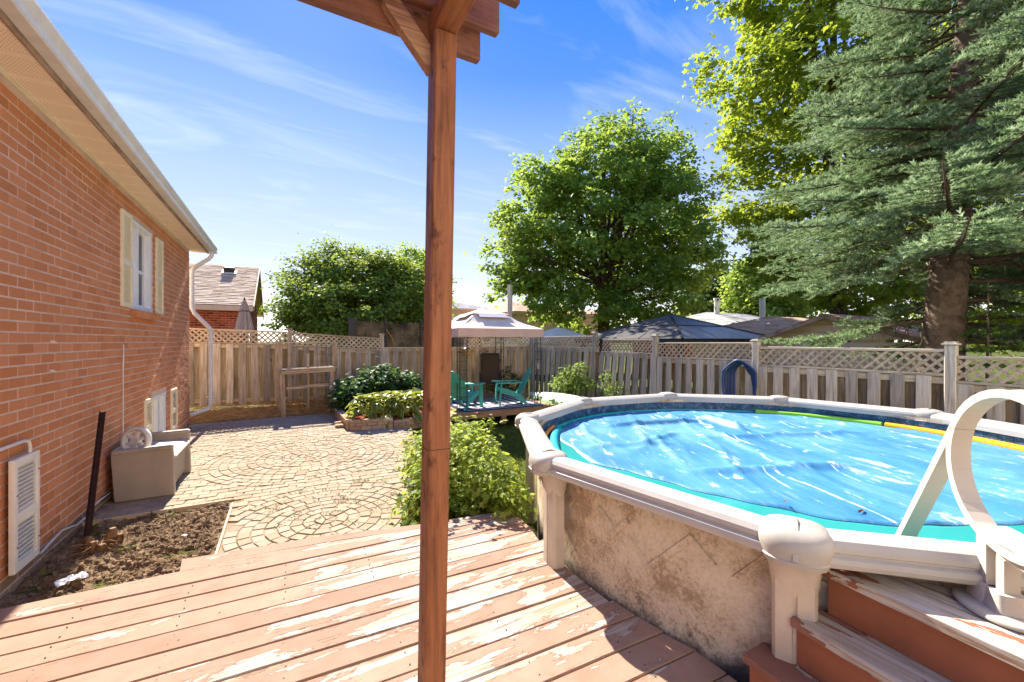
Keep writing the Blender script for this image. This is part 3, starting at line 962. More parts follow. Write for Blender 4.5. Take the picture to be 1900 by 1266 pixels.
# lean runs toward the viewer
for y, zt_, le in ((11.16, 1.86, 0), (8.11, 1.86, -.14), (6.15, 1.77, -.03), (4.01, 1.66, 0), (1.72, 1.62, 0), (-.65, 1.55, 0)):
    fence_post(rfence, RF, y + (0 if le == 0 else -le * .8), -.45, zt_, M['fence_grey'], True, (0, le), .1)
# ---------------------------------------------------------------- deck
PC = Vector((3.82, 1.99, 0)); PR_ = 2.289; PW = 2.15      # pool centre, rim corner radius, wall radius
DZ = .14
M['rust0'] = plain('nail_head', srgb(70, 54, 44), .7, .3, .1, 20, .3)
deck = thing('deck', 'weathered wooden deck with peeling salmon brown paint in the foreground', 'deck')
def pool_x(y, r=PW + .03):
    d = r * r - (y - PC.y) ** 2
    return PC.x - math.sqrt(d) if d > 0 else 99
def board(poly, z1=DZ, th=.036, ch=.005, nm='deck_board', mat=None):
    cx = sum(p[0] for p in poly) / len(poly); cy = sum(p[1] for p in poly) / len(poly)
    q = [(p[0] - cx, p[1] - cy) for p in poly]
    if area(q) < 0: q = q[::-1]
    # chamfer along the long edges only: inset in y
    n = len(q); m_ = MB()
    top = [(x, y - math.copysign(ch, y) if abs(y) > .01 else y, z1) for x, y in q]
    mid = [(x, y, z1 - ch) for x, y in q]; bot = [(x, y, z1 - th) for x, y in q]
    fs = []
    for a in (0, n): fs += [(a + i, a + (i + 1) % n, a + n + (i + 1) % n, a + n + i) for i in range(n)]
    m_.add(bot + mid + top, fs + [tuple(range(2 * n, 3 * n)), tuple(range(n))[::-1]])
    return m_.build(nm, mat or M['deck'], deck, (cx, cy, 0))
sl = -.048; pitch = .161; bw = .149
seam = lambda k, x: 3.165 - pitch * k + sl * (x + .1)
for k in range(30):
    yl, yh = (lambda x, k=k: seam(k + 1, x) + .006), (lambda x, k=k: seam(k, x) - .006)
    xl = -1.57 + random.uniform(0, .01)
    def xr_for(f):
        x = 1.6
        for _ in range(8):
            y = f(x); px = pool_x(y)
            x = min(px, 1.76 + (0 if y > .4 else .9)) if y > -.3 else 2.6
        return x
    xa, xb = xr_for(yl), xr_for(yh)
    j = random.uniform(-.02, .008)
    if k < 5: j += random.choice([-.05, -.02, 0])
    dz = random.uniform(-.0025, .0025)
    if k == 4: board([(xl, yl(xl)), (xa - .05, yl(xa)), (xb - .06, yh(xb)), (xl, yh(xl))], DZ + dz)
    else: board([(xl, yl(xl)), (xa + j, yl(xa + j)), (xb + j, yh(xb + j)), (xl, yh(xl))], DZ + dz)
board([(-1.57, seam(0, -1.57) + .006), (1.74, seam(0, 1.74) + .006), (1.74, seam(0, 1.74) + .03), (.94, 3.205), (.73, 3.252), (.37, 3.322), (-.16, 3.395), (-.60, 3.385), (-1.57, 3.40)], DZ + .001)
board([(-.60, 3.397), (-.16, 3.408), (.37, 3.335), (.73, 3.265), (.94, 3.218), (1.72, 3.125), (1.70, 3.20), (.98, 3.30), (.2, 3.485), (-.37, 3.545), (-.62, 3.575)], DZ - .004)
m = MB()
for k in range(20):
    for x in (-1.45, -1.0, -.5, 0, .5, 1.0, 1.45):
        for dy in (.035, .115):
            y = seam(k, x) - dy + random.uniform(-.006, .006); xx = x + random.uniform(-.008, .008)
            if xx > pool_x(y) - .03: continue
            m.tube([(xx, y, DZ - .002), (xx, y, DZ + .0030)], .0034, 6)
tag(m.build('nail_heads', M['rust0'], deck), kind='stuff')
for x in (-1.45, -1.0, -.5, 0, .5, 1.0, 1.45):
    MB().box((x, 1.2, DZ - .036 - .05), (.038, 3.6 if x < 1.3 else 3.0, .1)).build('joist', M['joist'], deck)
MB().beam((-1.57, 3.36, DZ - .09), (-.62, 3.34, DZ - .09), .03, .1).build('fascia_board', M['joist'], deck)
MB().beam((-.60, 3.53, DZ - .095), (.2, 3.45, DZ - .095), .03, .1).beam((.2, 3.45, DZ - .095), (1.66, 3.12, DZ - .095), .03, .1).build('fascia_board', M['joist'], deck)

# ---------------------------------------------------------------- pergola
perg = thing('pergola', 'stained brown timber pergola with leaning square post in the foreground', 'pergola', (.51, 1.575, DZ))
def PG(o):
    o.parent = perg; o.matrix_parent_inverse = Matrix.Translation((-.51, -1.575, -DZ)); return o
PT = Vector((.548, 1.555, 2.845)); PB = Vector((.506, 1.578, DZ))
post = PG(MB().beam(PB, PT, .089, .089, up=(0, 1, 0), ch=.006).build('post', M['post_stain']))
MB().beam(PB.lerp(PT, .3985), PB.lerp(PT, .3998), .0898, .0898, up=(0, 1, 0)).build('saw_mark', M['joist'], post)
bm = PG(MB().beam((-2.2, 1.622, 2.915), (.735, 1.622, 2.915), .04, .14, ch=.005).build('beam', M['beam_stain']))
PG(MB().beam((.548, -1.6, 2.893), (.548, 1.60, 2.893), .09, .095, ch=.006).build('beam', M['beamy_stain']))
for y in (1.56, 1.385, .93, .48, .03, -.42):
    MB_ = MB().beam((-2.2, y, 3.012), (.795, y, 3.012), .04, .14, ch=.005)
    PG(MB_.build('rafter', M['beam_stain']))
br = MB()
q = [(.498, 2.695), (.498, 2.80), (.385, 2.925), (.345, 2.935), (.318, 2.905), (.33, 2.885)]
br.add([(x, 1.598, z) for x, z in q] + [(x, 1.558, z) for x, z in q], [tuple(range(6)), tuple(range(6, 12))[::-1]] + [(i, i + 6, (i + 1) % 6 + 6, (i + 1) % 6) for i in range(6)])
PG(br.build('knee_brace', M['brace']))

# ---------------------------------------------------------------- pool
M['rim'] = plain('pool_rim_resin', srgb(180, 174, 164), .35, .4, .02, 3, .12, bump=.05)
M['rim_cap'] = plain('pool_cap_resin', srgb(174, 167, 155), .4, .4, .02, 4, .12, bump=.05)
M['upright'] = plain('pool_upright', srgb(204, 188, 168), .45, .35, .03, 5, .2, bump=.1)
def pool_wall_mat():
    t = NT('pool_wall_print'); v = t.position()
    a = t.noise(v, 1.7, 5, .6, .3); b = t.noise(v, 55, 4, .7); c = t.noise(v, 4.5, 6, .68)
    mott = t.math('ADD', t.math('MULTIPLY', c, .64), t.math('MULTIPLY', b, .40))
    col = t.ramp(mott, [(.42, srgb(214, 198, 172)), (.52, srgb(200, 180, 152)), (.60, srgb(166, 142, 114)), (.72, srgb(146, 123, 98))])
    sz = t.n('ShaderNodeSeparateXYZ'); t.l(v, sz.inputs[0])
    # algae creeping up from the deck line, ragged edge
    k = t.math('SUBTRACT', t.math('ADD', .24, t.math('MULTIPLY', t.math('SUBTRACT', c, .5), .55)), sz.outputs['Z'])
    k = t.math('ADD', k, t.math('MULTIPLY', t.math('SUBTRACT', b, .5), .3))
    al = t.step(k, -.03, .16)
    col = t.mix(t.math('MULTIPLY', al, .8), col, srgb(92, 86, 76))
    t.bump(b, .5, .006)
    return t.fin(col, .6, .25)
M['pool_wall'] = pool_wall_mat()
M['emboss'] = plain('pool_wall_emboss', srgb(176, 146, 122), .6, .25, .04, 8, .15)
def liner_mat():
    t = NT('pool_liner'); v = t.position()
    vo = t.n('ShaderNodeTexVoronoi'); vo.inputs['Scale'].default_value = 34; vo.feature = 'DISTANCE_TO_EDGE'
    t.l(v, vo.inputs['Vector'])
    e = t.step(vo.outputs['Distance'], .02, .09)
    sz = t.n('ShaderNodeSeparateXYZ'); t.l(v, sz.inputs[0])
    cell = t.ramp(t.noise(v, 14, 4), [(.3, srgb(16, 44, 74)), (.5, srgb(40, 84, 116)), (.7, srgb(96, 124, 140))])
    band = t.mix(e, srgb(14, 30, 52), cell)
    up = t.step(sz.outputs['Z'], .815, .82)
    dn = t.math('SUBTRACT', 1.0, t.step(sz.outputs['Z'], .690, .694))
    col = t.mix(up, band, srgb(18, 58, 98))
    col = t.mix(dn, col, srgb(28, 170, 178))
    return t.fin(col, .35, .4)
M['liner'] = liner_mat()
pool = thing('swimming_pool', 'round above-ground swimming pool with beige wall and white rim', 'pool', (PC.x, PC.y, -.4))
def PL(o):
    o.parent = pool; o.matrix_parent_inverse = Matrix.Translation((-PC.x, -PC.y, .4)); return o
capA = [R(208.5 - 36 * k) for k in range(10)]
N = 120
def ringpts(r, z): return [(PC.x + r * math.cos(2 * math.pi * i / N), PC.y + r * math.sin(2 * math.pi * i / N), z) for i in range(N)]
wallp = PL(MB().loft([ringpts(PW, -.45), ringpts(PW, .82)], False, True).build('wall', M['pool_wall']))
PL(MB().loft([ringpts(PW - .03, .788), ringpts(PW - .03, .35), ringpts(PW - .12, .05)][::-1], False, True).build('liner', M['liner']))
# embossed line pattern on the wall
def emb(s0, z0, s1, z1, w, d=.012):
    """raised strip on the wall from (arc angle, height) to (arc angle, height)"""
    rings = []
    L = math.hypot((s1 - s0) * PW, z1 - z0); nx_ = -(z1 - z0) / L; ns = (s1 - s0) * PW / L
    for i in range(7):
        f = i / 6; s = s0 + (s1 - s0) * f; z = z0 + (z1 - z0) * f
        ring = []
        for (o, r) in ((-w / 2, PW - .002), (-w / 2 + .003, PW + d), (w / 2 - .003, PW + d), (w / 2, PW - .002)):
            ss = s + nx_ * o / PW; zz = z + ns * o
            ring.append((PC.x + r * math.cos(ss), PC.y + r * math.sin(ss), zz))
        rings.append(ring)
    return MB().loft(rings, True, False)
def motif(s, dz=0.0):
    # angle grows to the viewer's right on this side of the pool
    for (a0, z0, a1, z1, w) in ((0, .50, -.065, .66, .034), (-.09, .47, -.15, .60, .034), (-.15, .60, -.20, .53, .02), (-.19, .46, -.25, .60, .034), (-.25, .53, -.315, .40, .004), (-.315, .40, -.42, .64, .038), (-.42, .64, -.47, .54, .004)):
        o = emb(s - a0, z0 + dz, s - a1, z1 + dz, w)
        o.build('embossed_line', M['pool_wall'], wallp)
[motif(R(q_), .03) for q_ in (115, 144, 173.5, 202.5, 231)]
prof = [(-.085, .79), (-.088, .838), (-.078, .858), (-.045, .876), (0, .886), (.042, .886), (.07, .876), (.086, .856), (.0885, .838), (.082, .832), (.083, .826), (.097, .818), (.101, .800), (.096, .782), (.08, .776), (.07, .79)]
for k in range(10):
    a0, a1 = capA[k], capA[(k + 1) % 10]
    p0 = PC + Vector((math.cos(a0), math.sin(a0), 0)) * PR_; p1 = PC + Vector((math.cos(a1), math.sin(a1), 0)) * PR_
    d = (p1 - p0).normalized(); p0 = p0 + d * .05; p1 = p1 - d * .05
    o_ = ((p0 + p1) / 2 - PC).normalized()
    rings = []
    for p in (p0, (p0 + p1) / 2, p1): rings.append([p + o_ * a + Vector((0, 0, b)) for a, b in prof])
    m = MB().loft(rings, True, True)
    o = PL(m.build('rim_rail', M['rim'])); o.data.set_sharp_from_angle(angle=R(24))
def sup(a, b, n, e=2.6):
    pts = []
    for i in range(n):
        t_ = 2 * math.pi * i / n; c, s = math.cos(t_), math.sin(t_)
        pts.append((math.copysign(abs(c) ** (2 / e), c) * a, math.copysign(abs(s) ** (2 / e), s) * b))
    return pts
capm = MB()
secs = [(.768, .112, .112, .014), (.792, .122, .122, .012), (.796, .118, .117, .012), (.83, .130, .122, .010), (.855, .131, .120, .008), (.878, .122, .110, .004), (.893, .102, .092, 0), (.902, .066, .062, 0), (.905, .012, .012, 0)]
capm.loft([[(r + o, t_, z) for r, t_ in sup(hr, ht, 28)] for z, ht, hr, o in secs], True, True)
ridge = [(-.10, .872), (-.06, .892), (0, .904), (.06, .896), (.108, .868), (.130, .80)]
capm.sweep([(x, 0, z) for x, z in ridge], [(-.010, -.01), (-.003, .006), (.003, .006), (.010, -.01)], (0, 1, 0))
cap_me = capm.mesh('rim_cap', M['rim_cap']); cap_me.set_sharp_from_angle(angle=R(32))
bootm = MB().loft([[(r + o, t_, z) for r, t_ in sup(hr, ht, 24)] for z, ht, hr, o in ((.60, .074, .05, .03), (.63, .082, .058, .03), (.70, .092, .075, .028), (.775, .10, .095, .018), (.79, .098, .09, .018))], True, True).mesh('boot', M['upright'])
upm = MB()
up_prof = [(-.03, -.078), (.03, -.078), (.052, -.066), (.056, -.010), (.047, -.004), (.047, .004), (.056, .010), (.052, .066), (.03, .078), (-.03, .078)]
upm.loft([[(a + .03, b, z) for a, b in up_prof] for z in (-.45, .66)], True, False)
up_me = upm.mesh('upright', M['upright'])
for k in range(10):
    c = PC + Vector((math.cos(capA[k]), math.sin(capA[k]), 0)) * (PR_ - .005)
    for nm, me in (('rim_cap', cap_me), ('boot', bootm), ('upright', up_me)):
        o = link(nm, me, None, (c.x, c.y, 0)); o.rotation_euler = (0, 0, capA[k]); PL(o)
        if nm != 'rim_cap': o.location = PC + Vector((math.cos(capA[k]), math.sin(capA[k]), 0)) * (PR_ - .075)
# water
def water_mat():
    t = NT('pool_water'); v = t.position()
    t.bump(t.noise(v, 3, 3), .06, .02)
    return t.fin(t.mix(t.noise(v, 1.2, 2), srgb(40, 138, 136), srgb(52, 150, 146)), .08, .5)
M['water'] = water_mat()
WZ = .672
wt = MB(); wt.add([(PC.x, PC.y, WZ)] + ringpts(PW - .025, WZ), [(0, i + 1, (i + 1) % N + 1) for i in range(N)])
PL(wt.build('water', M['water']))
# solar cover, wrinkled plastic sheet floating a little off centre
def cover_mat():
    t = NT('solar_cover'); v = t.position()
    ca_ = R(66)
    big = t.noise(t.aligned(ca_, .8, 1.6), 1.3, 4, .55, .2)
    col = t.ramp(big, [(.32, srgb(48, 108, 152)), (.5, srgb(62, 124, 164)), (.68, srgb(92, 144, 174))])
    gr = t.noise(t.aligned(ca_, 1, 7), 4, 6, .72, .1)
    col = t.mix(t.math('MULTIPLY', t.step(gr, .5, .7), .35), col, srgb(136, 160, 174))
    # sun glare painted as white streaks along creases, long, straight and broken up
    cr = t.noise(t.aligned(ca_, .6, 3.0), 1.3, 2, .5, .2)
    ln = t.math('SUBTRACT', 1.0, t.step(t.math('ABSOLUTE', t.math('SUBTRACT', cr, .5)), .002, .022))
    br = t.step(t.noise(t.aligned(ca_, 1.2, 2.2), 2.2, 5, .75), .50, .60)
    sh = t.math('MULTIPLY', t.step(t.noise(t.aligned(ca_, 1.2, 3.0), 1.3, 8, .72, .3), .59, .69), .6)
    w_ = t.math('MAXIMUM', t.math('MULTIPLY', t.math('MULTIPLY', ln, br), .85), sh)
    col = t.mix(w_, col, srgb(212, 218, 220))
    vo = t.n('ShaderNodeTexVoronoi'); vo.inputs['Scale'].default_value = 62; vo.inputs['Randomness'].default_value = .15
    t.l(v, vo.inputs['Vector'])
    h = t.math('ADD', t.math('MULTIPLY', vo.outputs['Distance'], .4), t.math('MULTIPLY', gr, .5))
    t.bump(h, .3, .008)
    return t.fin(col, .5, .25)
M['cover'] = cover_mat()
nr, na = 90, 240; CC = PC; vs = []
COV = [(0, 2.06), (60, 2.08), (110, 2.08), (128, 2.05), (149, 1.83), (162, 1.77), (171, 1.62), (184, 1.53), (197, 1.49), (207, 1.5), (217, 1.51), (229, 1.49), (245, 1.42), (262, 1.5), (285, 1.75), (310, 1.95), (340, 2.05), (360, 2.06)]
def cov_z(x, y):
    p_, q_ = x * .41 + y * .91, -x * .91 + y * .41
    z = .003 * noise.fractal(Vector((p_ * 1.4, q_ * 3.2, 3)), .9, 2.1, 4)
    rg = 1 - abs(noise.noise(Vector((p_ * .45, q_ * 1.7, 5.0)))) * 3.2
    z += .022 * max(0, rg) ** 6
    rg = 1 - abs(noise.noise(Vector((p_ * .9, q_ * 3.4, 9.0)))) * 3.0
    z += .009 * max(0, rg) ** 5
    return z
def ridge_line(x, y, p, q, w, h):
    d = Vector((q[0] - p[0], q[1] - p[1])); L = d.length; d.normalize(); e = Vector((x - p[0], y - p[1]))
    s = e.dot(d) / L; o = e.x * d.y - e.y * d.x
    return h * math.exp(-(o / w) ** 2) * smooth01(-.05, .2, s) * (1 - smooth01(.75, 1.05, s))
for i in range(nr + 1):
    for j in range(na):
        th = 2 * math.pi * j / na
        rmax = float(np.interp(math.degrees(th), [c_[0] for c_ in COV], [c_[1] for c_ in COV])) + .012 * math.sin(13 * th + 2) + .008 * math.sin(29 * th)
        r = rmax * (i / nr) ** .8
        x, y = CC.x + r * math.cos(th), CC.y + r * math.sin(th)
        rr = math.hypot(x - PC.x, y - PC.y)
        if rr > PW - .05: x = PC.x + (x - PC.x) * (PW - .05) / rr; y = PC.y + (y - PC.y) * (PW - .05) / rr
        z = WZ + .012 + cov_z(x, y) * (.35 + .65 * min(1, (rmax - r) / .3 + .2))
        z += ridge_line(x, y, (3.1, 3.5), (4.4, 3.15), .045, .05) + ridge_line(x, y, (4.55, 3.35), (4.25, 2.55), .05, .08) + ridge_line(x, y, (4.0, 2.9), (3.2, 1.4), .035, .03) + ridge_line(x, y, (3.3, 3.0), (2.6, 2.0), .03, .025) + ridge_line(x, y, (2.3, 2.9), (3.2, 2.6), .05, .028)
        z += ridge_line(x, y, (2.5, 2.0), (3.9, 1.4), .06, .03) + ridge_line(x, y, (3.6, 2.6), (5.4, 1.9), .05, .03) + ridge_line(x, y, (2.8, 2.7), (3.6, 2.9), .04, .03)
        if i == nr: z = WZ + .003
        vs.append((x, y, z))
fs = [(i * na + j, i * na + (j + 1) % na, (i + 1) * na + (j + 1) % na, (i + 1) * na + j) for i in range(nr) for j in range(na)]
cover = MB().add(vs, fs, 0, True).build('pool_cover', M['cover'])
tag(cover, 'wrinkled blue bubble solar cover floating on the pool water', 'pool cover')
# pool noodles
def noodle(name, lab, a0, a1, r, z, rad, mat, straight=0.0):
    pts = []
    for i in range(15):
        f = i / 14; a = a0 + (a1 - a0) * f
        rr = r - straight * math.sin(math.pi * f)
        pts.append((PC.x + rr * math.cos(a), PC.y + rr * math.sin(a), z))
    o = MB().tube(pts, rad, 14).build(name, mat)
    tag(o, lab, 'pool noodle', 'pool noodles floating along the liner')
def foam(n, c): return plain(n, c, .75, .15, .02, 12, .08, bump=.25, bscale=80)
noodle('pool_noodle', 'teal foam noodle floating at the left side of the pool', R(167), R(128), 2.045, WZ + .015, .042, foam('foam_teal', srgb(20, 150, 160)), .05)
noodle('pool_noodle', 'orange foam noodle between teal noodle and the liner', R(166), R(128), 2.095, WZ + .045, .022, foam('foam_orange', srgb(206, 132, 66)))
noodle('pool_noodle', 'lime green foam noodle along the far side of the pool', R(36), R(1), 2.085, WZ + .02, .032, foam('foam_lime', srgb(128, 190, 64)))
noodle('pool_noodle', 'yellow orange foam noodle along the right side of the pool', R(0), R(-32), 2.08, WZ + .02, .036, foam('foam_yellow', srgb(226, 158, 34)))
M['deadleaf'] = plain('dead_leaf', srgb(120, 72, 30), .8, .2, .3, 6, .3)
for k, (x, y) in enumerate(((2.80, 1.05), (2.52, 1.30))):
    m = MB(); z = WZ + .026
    m.add([(-.04, 0, .0), (-.01, .012, .012), (.04, .004, .004), (0, -.010, .010)], [(0, 3, 2, 1), ]).add([(.01, .0, .0), (.03, .02, .008), (.06, .01, .002), (.035, -.008, .008)], [(0, 3, 2, 1)])
    o = m.build('fallen_leaf', M['deadleaf'], None, (x, y, WZ + .018 + cov_z(x, y))); o.rotation_euler = (0, 0, .6 * k); o.scale = (.8 - .4 * k,) * 3
    tag(o, ['brown dead leaf on the pool cover beside the white ladder', 'small dark dead leaf on pool cover near the front rim cap'][k], 'leaf')

# ---------------------------------------------------------------- pool steps
stp = thing('pool_steps', 'brown painted wooden steps with worn treads beside the pool', 'steps', (2.0, .3, DZ))
def ST(o):
    o.parent = stp; o.matrix_parent_inverse = Matrix.Translation((-2.0, -.3, -DZ)); return o
def front(x0, y): return x0 + .09 * (y - .84)
for lev, (z, x0, yend, deep) in enumerate(((.333, 1.66, 1.03, .22), (.527, 1.775, .90, .24), (.72, 1.915, .85, .8))):
    mat = M['step_top'] if lev == 2 else M['step_paint']
    # riser
    b0, b1 = front(x0 + .022, -.7), front(x0 + .022, yend - .012)
    zb = DZ if lev == 0 else (.333, .527)[lev - 1]
    ST(MB().beam((b0 + .015, -.7, (zb + z - .034) / 2), (b1 + .015, yend - .012, (zb + z - .034) / 2), .026, z - zb - .036, ch=.003).build('riser', M['riser']))
    wid = .142; n = int(math.ceil(deep / wid))
    for k in range(n):
        a, b = k * wid, (k + 1) * wid - .007
        y1a = yend; y1b = yend
        pa = [(front(x0 + a, -.7), -.7), (front(x0 + b, -.7), -.7)]
        def yclip(x):
            # boards stop at the pool wall
            d = (PW + .02) ** 2 - (x - PC.x) ** 2
            yw = PC.y - math.sqrt(d) if d > 0 else 9
            return min(yend, yw)
        xa, xb = front(x0 + a, yend), front(x0 + b, yend)
        ya, yb = yclip(xa), yclip(xb)
        poly = pa + [(front(x0 + b, yb), yb), (front(x0 + a, ya), ya)]
        cx = sum(p[0] for p in poly) / 4; cy = sum(p[1] for p in poly) / 4
        q = [(p[0] - cx, p[1] - cy) for p in poly]
        if area(q) < 0: q = q[::-1]
        ST(MB().prism(q, z - .034, z, .004).build('tread', mat, None, (cx, cy, 0)))
    # end panel under the tread
    xe = front(x0 + .04, yend - .03)
    ST(MB().box(((xe + min(xe + deep, 2.4)) / 2 + .02, yend - .03, (DZ + z - .036) / 2), (min(deep, 2.4 - xe) - .03, .022, z - .036 - DZ)).build('side_panel', M['riser']))

# ---------------------------------------------------------------- pool ladder
M['ladder'] = plain('ladder_plastic', srgb(184, 174, 160), .42, .4, .01, 5, .10, bump=.06)
lad = thing('pool_ladder', 'white plastic pool ladder with big looped handrail over the rim', 'ladder', (2.12, .4, .72))
UX = Vector((-.731, -.682, 0)); TX = Vector((-.682, .731, 0))   # outward from pool, along the rim
def LP(r, z, t_=0.0): return PC + UX * r + TX * t_ + Vector((0, 0, z))
def LD(o):
    o.parent = lad; o.matrix_parent_inverse = Matrix.Translation((-2.12, -.4, -.72)); return o
lprof = [(-.03, -.014), (.03, -.014), (.03, .014), (.022, .014), (.019, .006), (-.019, .006), (-.022, .014), (-.03, .014)]
for side, t0 in (('near', 0.0), ('far', -.56)):
    rc, zc_, rr = 2.375, 1.205, .25
    pts = []
    # inside leg, up over the loop and down to the bottom of the ring
    pts.append(LP(1.54, .345, t0)); pts.append(LP(1.80, .77, t0)); pts.append(LP(1.98, 1.062, t0)); pts.append(LP(2.10, 1.257, t0))
    a0 = 148
    for a in range(a0, -206, -9):
        pts.append(LP(rc + (rr + .012) * math.cos(R(a)), zc_ + (rr + .012) * math.sin(R(a)), t0))
    LD(MB().sweep(pts, [(a * 1.0, b) for a, b in lprof], TX, False).build('handrail', M['ladder']))
    # arched foot bracket
    pts = [LP(2.272, .76, t0)] + [LP(2.272, .93, t0)] + [LP(2.312 - .04 * math.cos(R(a)), .945 + .04 * math.sin(R(a)), t0) for a in range(0, 91, 15)] + [LP(2.56, .985, t0)]
    LD(MB().sweep(pts, [(a * .9, b * 1.6) for a, b in lprof], TX).build('foot_bracket', M['ladder']))
    pts = [LP(2.335, .76, t0 - .005)] + [LP(2.335, .90, t0 - .005)] + [LP(2.36 - .025 * math.cos(R(a)), .905 + .025 * math.sin(R(a)), t0 - .005) for a in range(0, 91, 15)] + [LP(2.56, .93, t0 - .005)]
    LD(MB().sweep(pts, [(a * .7, b * 1.2) for a, b in lprof], TX).build('foot_bracket', M['ladder']))
    b = MB()
    for rr_, zz0, zz1, wd in ((2.272, .74, .80, .04), (2.335, .74, .80, .036)):
        b.loft([[LP(rr_ + x, z, t0 + y) for x, y in sup(wd * s, wd * s * 1.05, 16, 4)] for z, s in ((zz0, 1.25), (zz0 + .02, 1.1), (zz1, 1.0))], True, True)
    LD(b.build('socket', M['ladder']))
    b = MB().loft([[LP(2.31 + x, z, t0 + y) for x, y in sup(h, h * .8, 28, 2)] for z, h in ((.724, .13), (.732, .132), (.737, .12), (.740, .06))], True, True)
    LD(b.build('base_flange', M['ladder']))
    LD(MB().sweep([LP(2.60, .98, t0), LP(2.66, .74, t0)], [(a * .9, b * 1.6) for a, b in lprof], TX).build('outer_leg', M['ladder']))
for r, z in ((1.62, .36), (1.74, .62), (2.62, .90)):
    LD(MB().beam(LP(r, z, 0), LP(r, z, -.56), .10, .03, ch=.006).build('rung', M['ladder']))
# ---------------------------------------------------------------- garden bench and things by the wall
M['resin'] = plain('taupe_resin', srgb(166, 150, 132), .6, .25, .02, 4, .15, bump=.12)
M['resin_light'] = plain('pale_resin_seat', srgb(196, 186, 170), .5, .3, .02, 4, .08)
bench = thing('garden_bench', 'taupe plastic storage bench with pale seat against the brick wall', 'bench', (-1.27, 6.0, 0))
def rounded(poly, r, n=4):
    o = []
    for i in range(len(poly)):
        p = Vector(poly[i]); a = (Vector(poly[i - 1]) - p); b = (Vector(poly[(i + 1) % len(poly)]) - p)
        ra = min(r, a.length * .45); rb = min(r, b.length * .45)
        p0 = p + a.normalized() * ra; p1 = p + b.normalized() * rb
        for k in range(n + 1):
            t_ = k / n; o.append(tuple(p0 * (1 - t_) ** 2 + p * 2 * t_ * (1 - t_) + p1 * t_ * t_))
    return o
def slab_y(poly, y0, y1, r, ch=.012):
    """xz outline extruded along y with eased edges"""
    q = rounded(poly, r); cx = sum(p[0] for p in q) / len(q); cz = sum(p[1] for p in q) / len(q)
    def inset(d): return [(p[0] + (cx - p[0]) * d / .3, p[1] + (cz - p[1]) * d / .3) for p in q]
    sg = 1 if y1 > y0 else -1
    return MB().loft([[(x, y0, z) for x, z in inset(ch)], [(x, y0 + sg * ch, z) for x, z in q], [(x, y1 - sg * ch, z) for x, z in q], [(x, y1, z) for x, z in inset(ch)]], True, False)
arm = [(-.235, .005), (.245, .005), (.225, .535), (-.265, .525), (-.262, .45)]
for yy, nm in ((-.45, 'arm'), (.385, 'arm')):
    slab_y(arm, yy, yy + .065, .025, .008).build(nm, M['resin'], bench)
    MB().box((-.012, yy + .0325 - (.01 if yy < 0 else 0), .515), (.49, .095, .045), Matrix.Rotation(R(-1.2), 3, 'Y'), ch=.015).build('arm_rest', M['resin'], bench)
slab_y([(-.22, .02), (.185, .02), (.205, .37), (-.22, .37)], -.39, .39, .02).build('chest', M['resin'], bench)
slab_y([(-.21, .372), (.235, .372), (.25, .40), (.20, .43), (-.21, .445)], -.383, .383, .03).build('seat', M['resin_light'], bench)
slab_y([(-.26, .20), (-.20, .44), (-.235, .53), (-.275, .53)], -.383, .383, .02).build('backrest', M['resin'], bench)
# wheel-shaped ornament
M['ivory'] = plain('ivory_plastic', srgb(214, 208, 198), .5, .35, .02, 6, .1)
wh = thing('wheel_ornament', 'pale plastic spoked wheel leaning in the corner of the bench', 'ornament', (-1.40, 5.74, .46))
wh.rotation_euler = (R(-8), R(4), R(-28))
m = MB(); rim = []
for k in range(36):
    a = 2 * math.pi * k / 36; c, s = math.cos(a), math.sin(a)
    rim.append([Vector((c * r, y, s * r)) for r, y in ((.105, -.022), (.128, -.030), (.148, -.022), (.148, .022), (.128, .03), (.105, .022))])
m.loft(rim + [rim[0]], False, True)
m.build('rim', M['ivory'], wh, (0, 0, .12))
for k in range(3):
    a = R(60 * k + 30); d = Vector((math.cos(a), 0, math.sin(a)))
    MB().beam(-d * .11, d * .11, .035, .034 + .002 * k, up=(0, 1, 0), ch=.008).build('spoke', M['ivory'], wh, (0, 0, .12))
MB().tube([(0, -.026, .12), (0, .026, .12)], .042, 16).build('hub', M['ivory'], wh)
# steel post leaning on the wall
M['rust'] = plain('rusty_steel', srgb(66, 42, 32), .6, .4, .05, 14, .45, bump=.4, metal=.3)
M['hole'] = plain('punched_hole', srgb(190, 170, 150), .8, .1, 0)
ip = thing('steel_post', 'rusty brown punched steel post leaning against the brick wall', 'post', (-1.42, 4.62, -.03))
p0, p1 = Vector((0, 0, 0)), Vector((-.09, .66, 1.0))
d = (p1 - p0).normalized(); s = Vector((1, 0, 0)); s = (s - d * s.dot(d)).normalized(); n_ = s.cross(d)
pr2 = [(-.024, .012), (-.018, -.012), (.018, -.012), (.024, .012), (.020, .012), (.014, -.007), (-.014, -.007), (-.020, .012)]
MB().loft([[p + s * a + n_ * b for a, b in pr2] for p in (p0 - d * .1, p1)], True, False).build('channel', M['rust'], ip)
m = MB()
for k in range(13):
    p = p0 + (p1 - p0) * (.30 + k * .055) + n_ * -.0125
    m.tube([p, p - n_ * .001], .0045, 8)
m.build('punched_holes', M['hole'], ip)
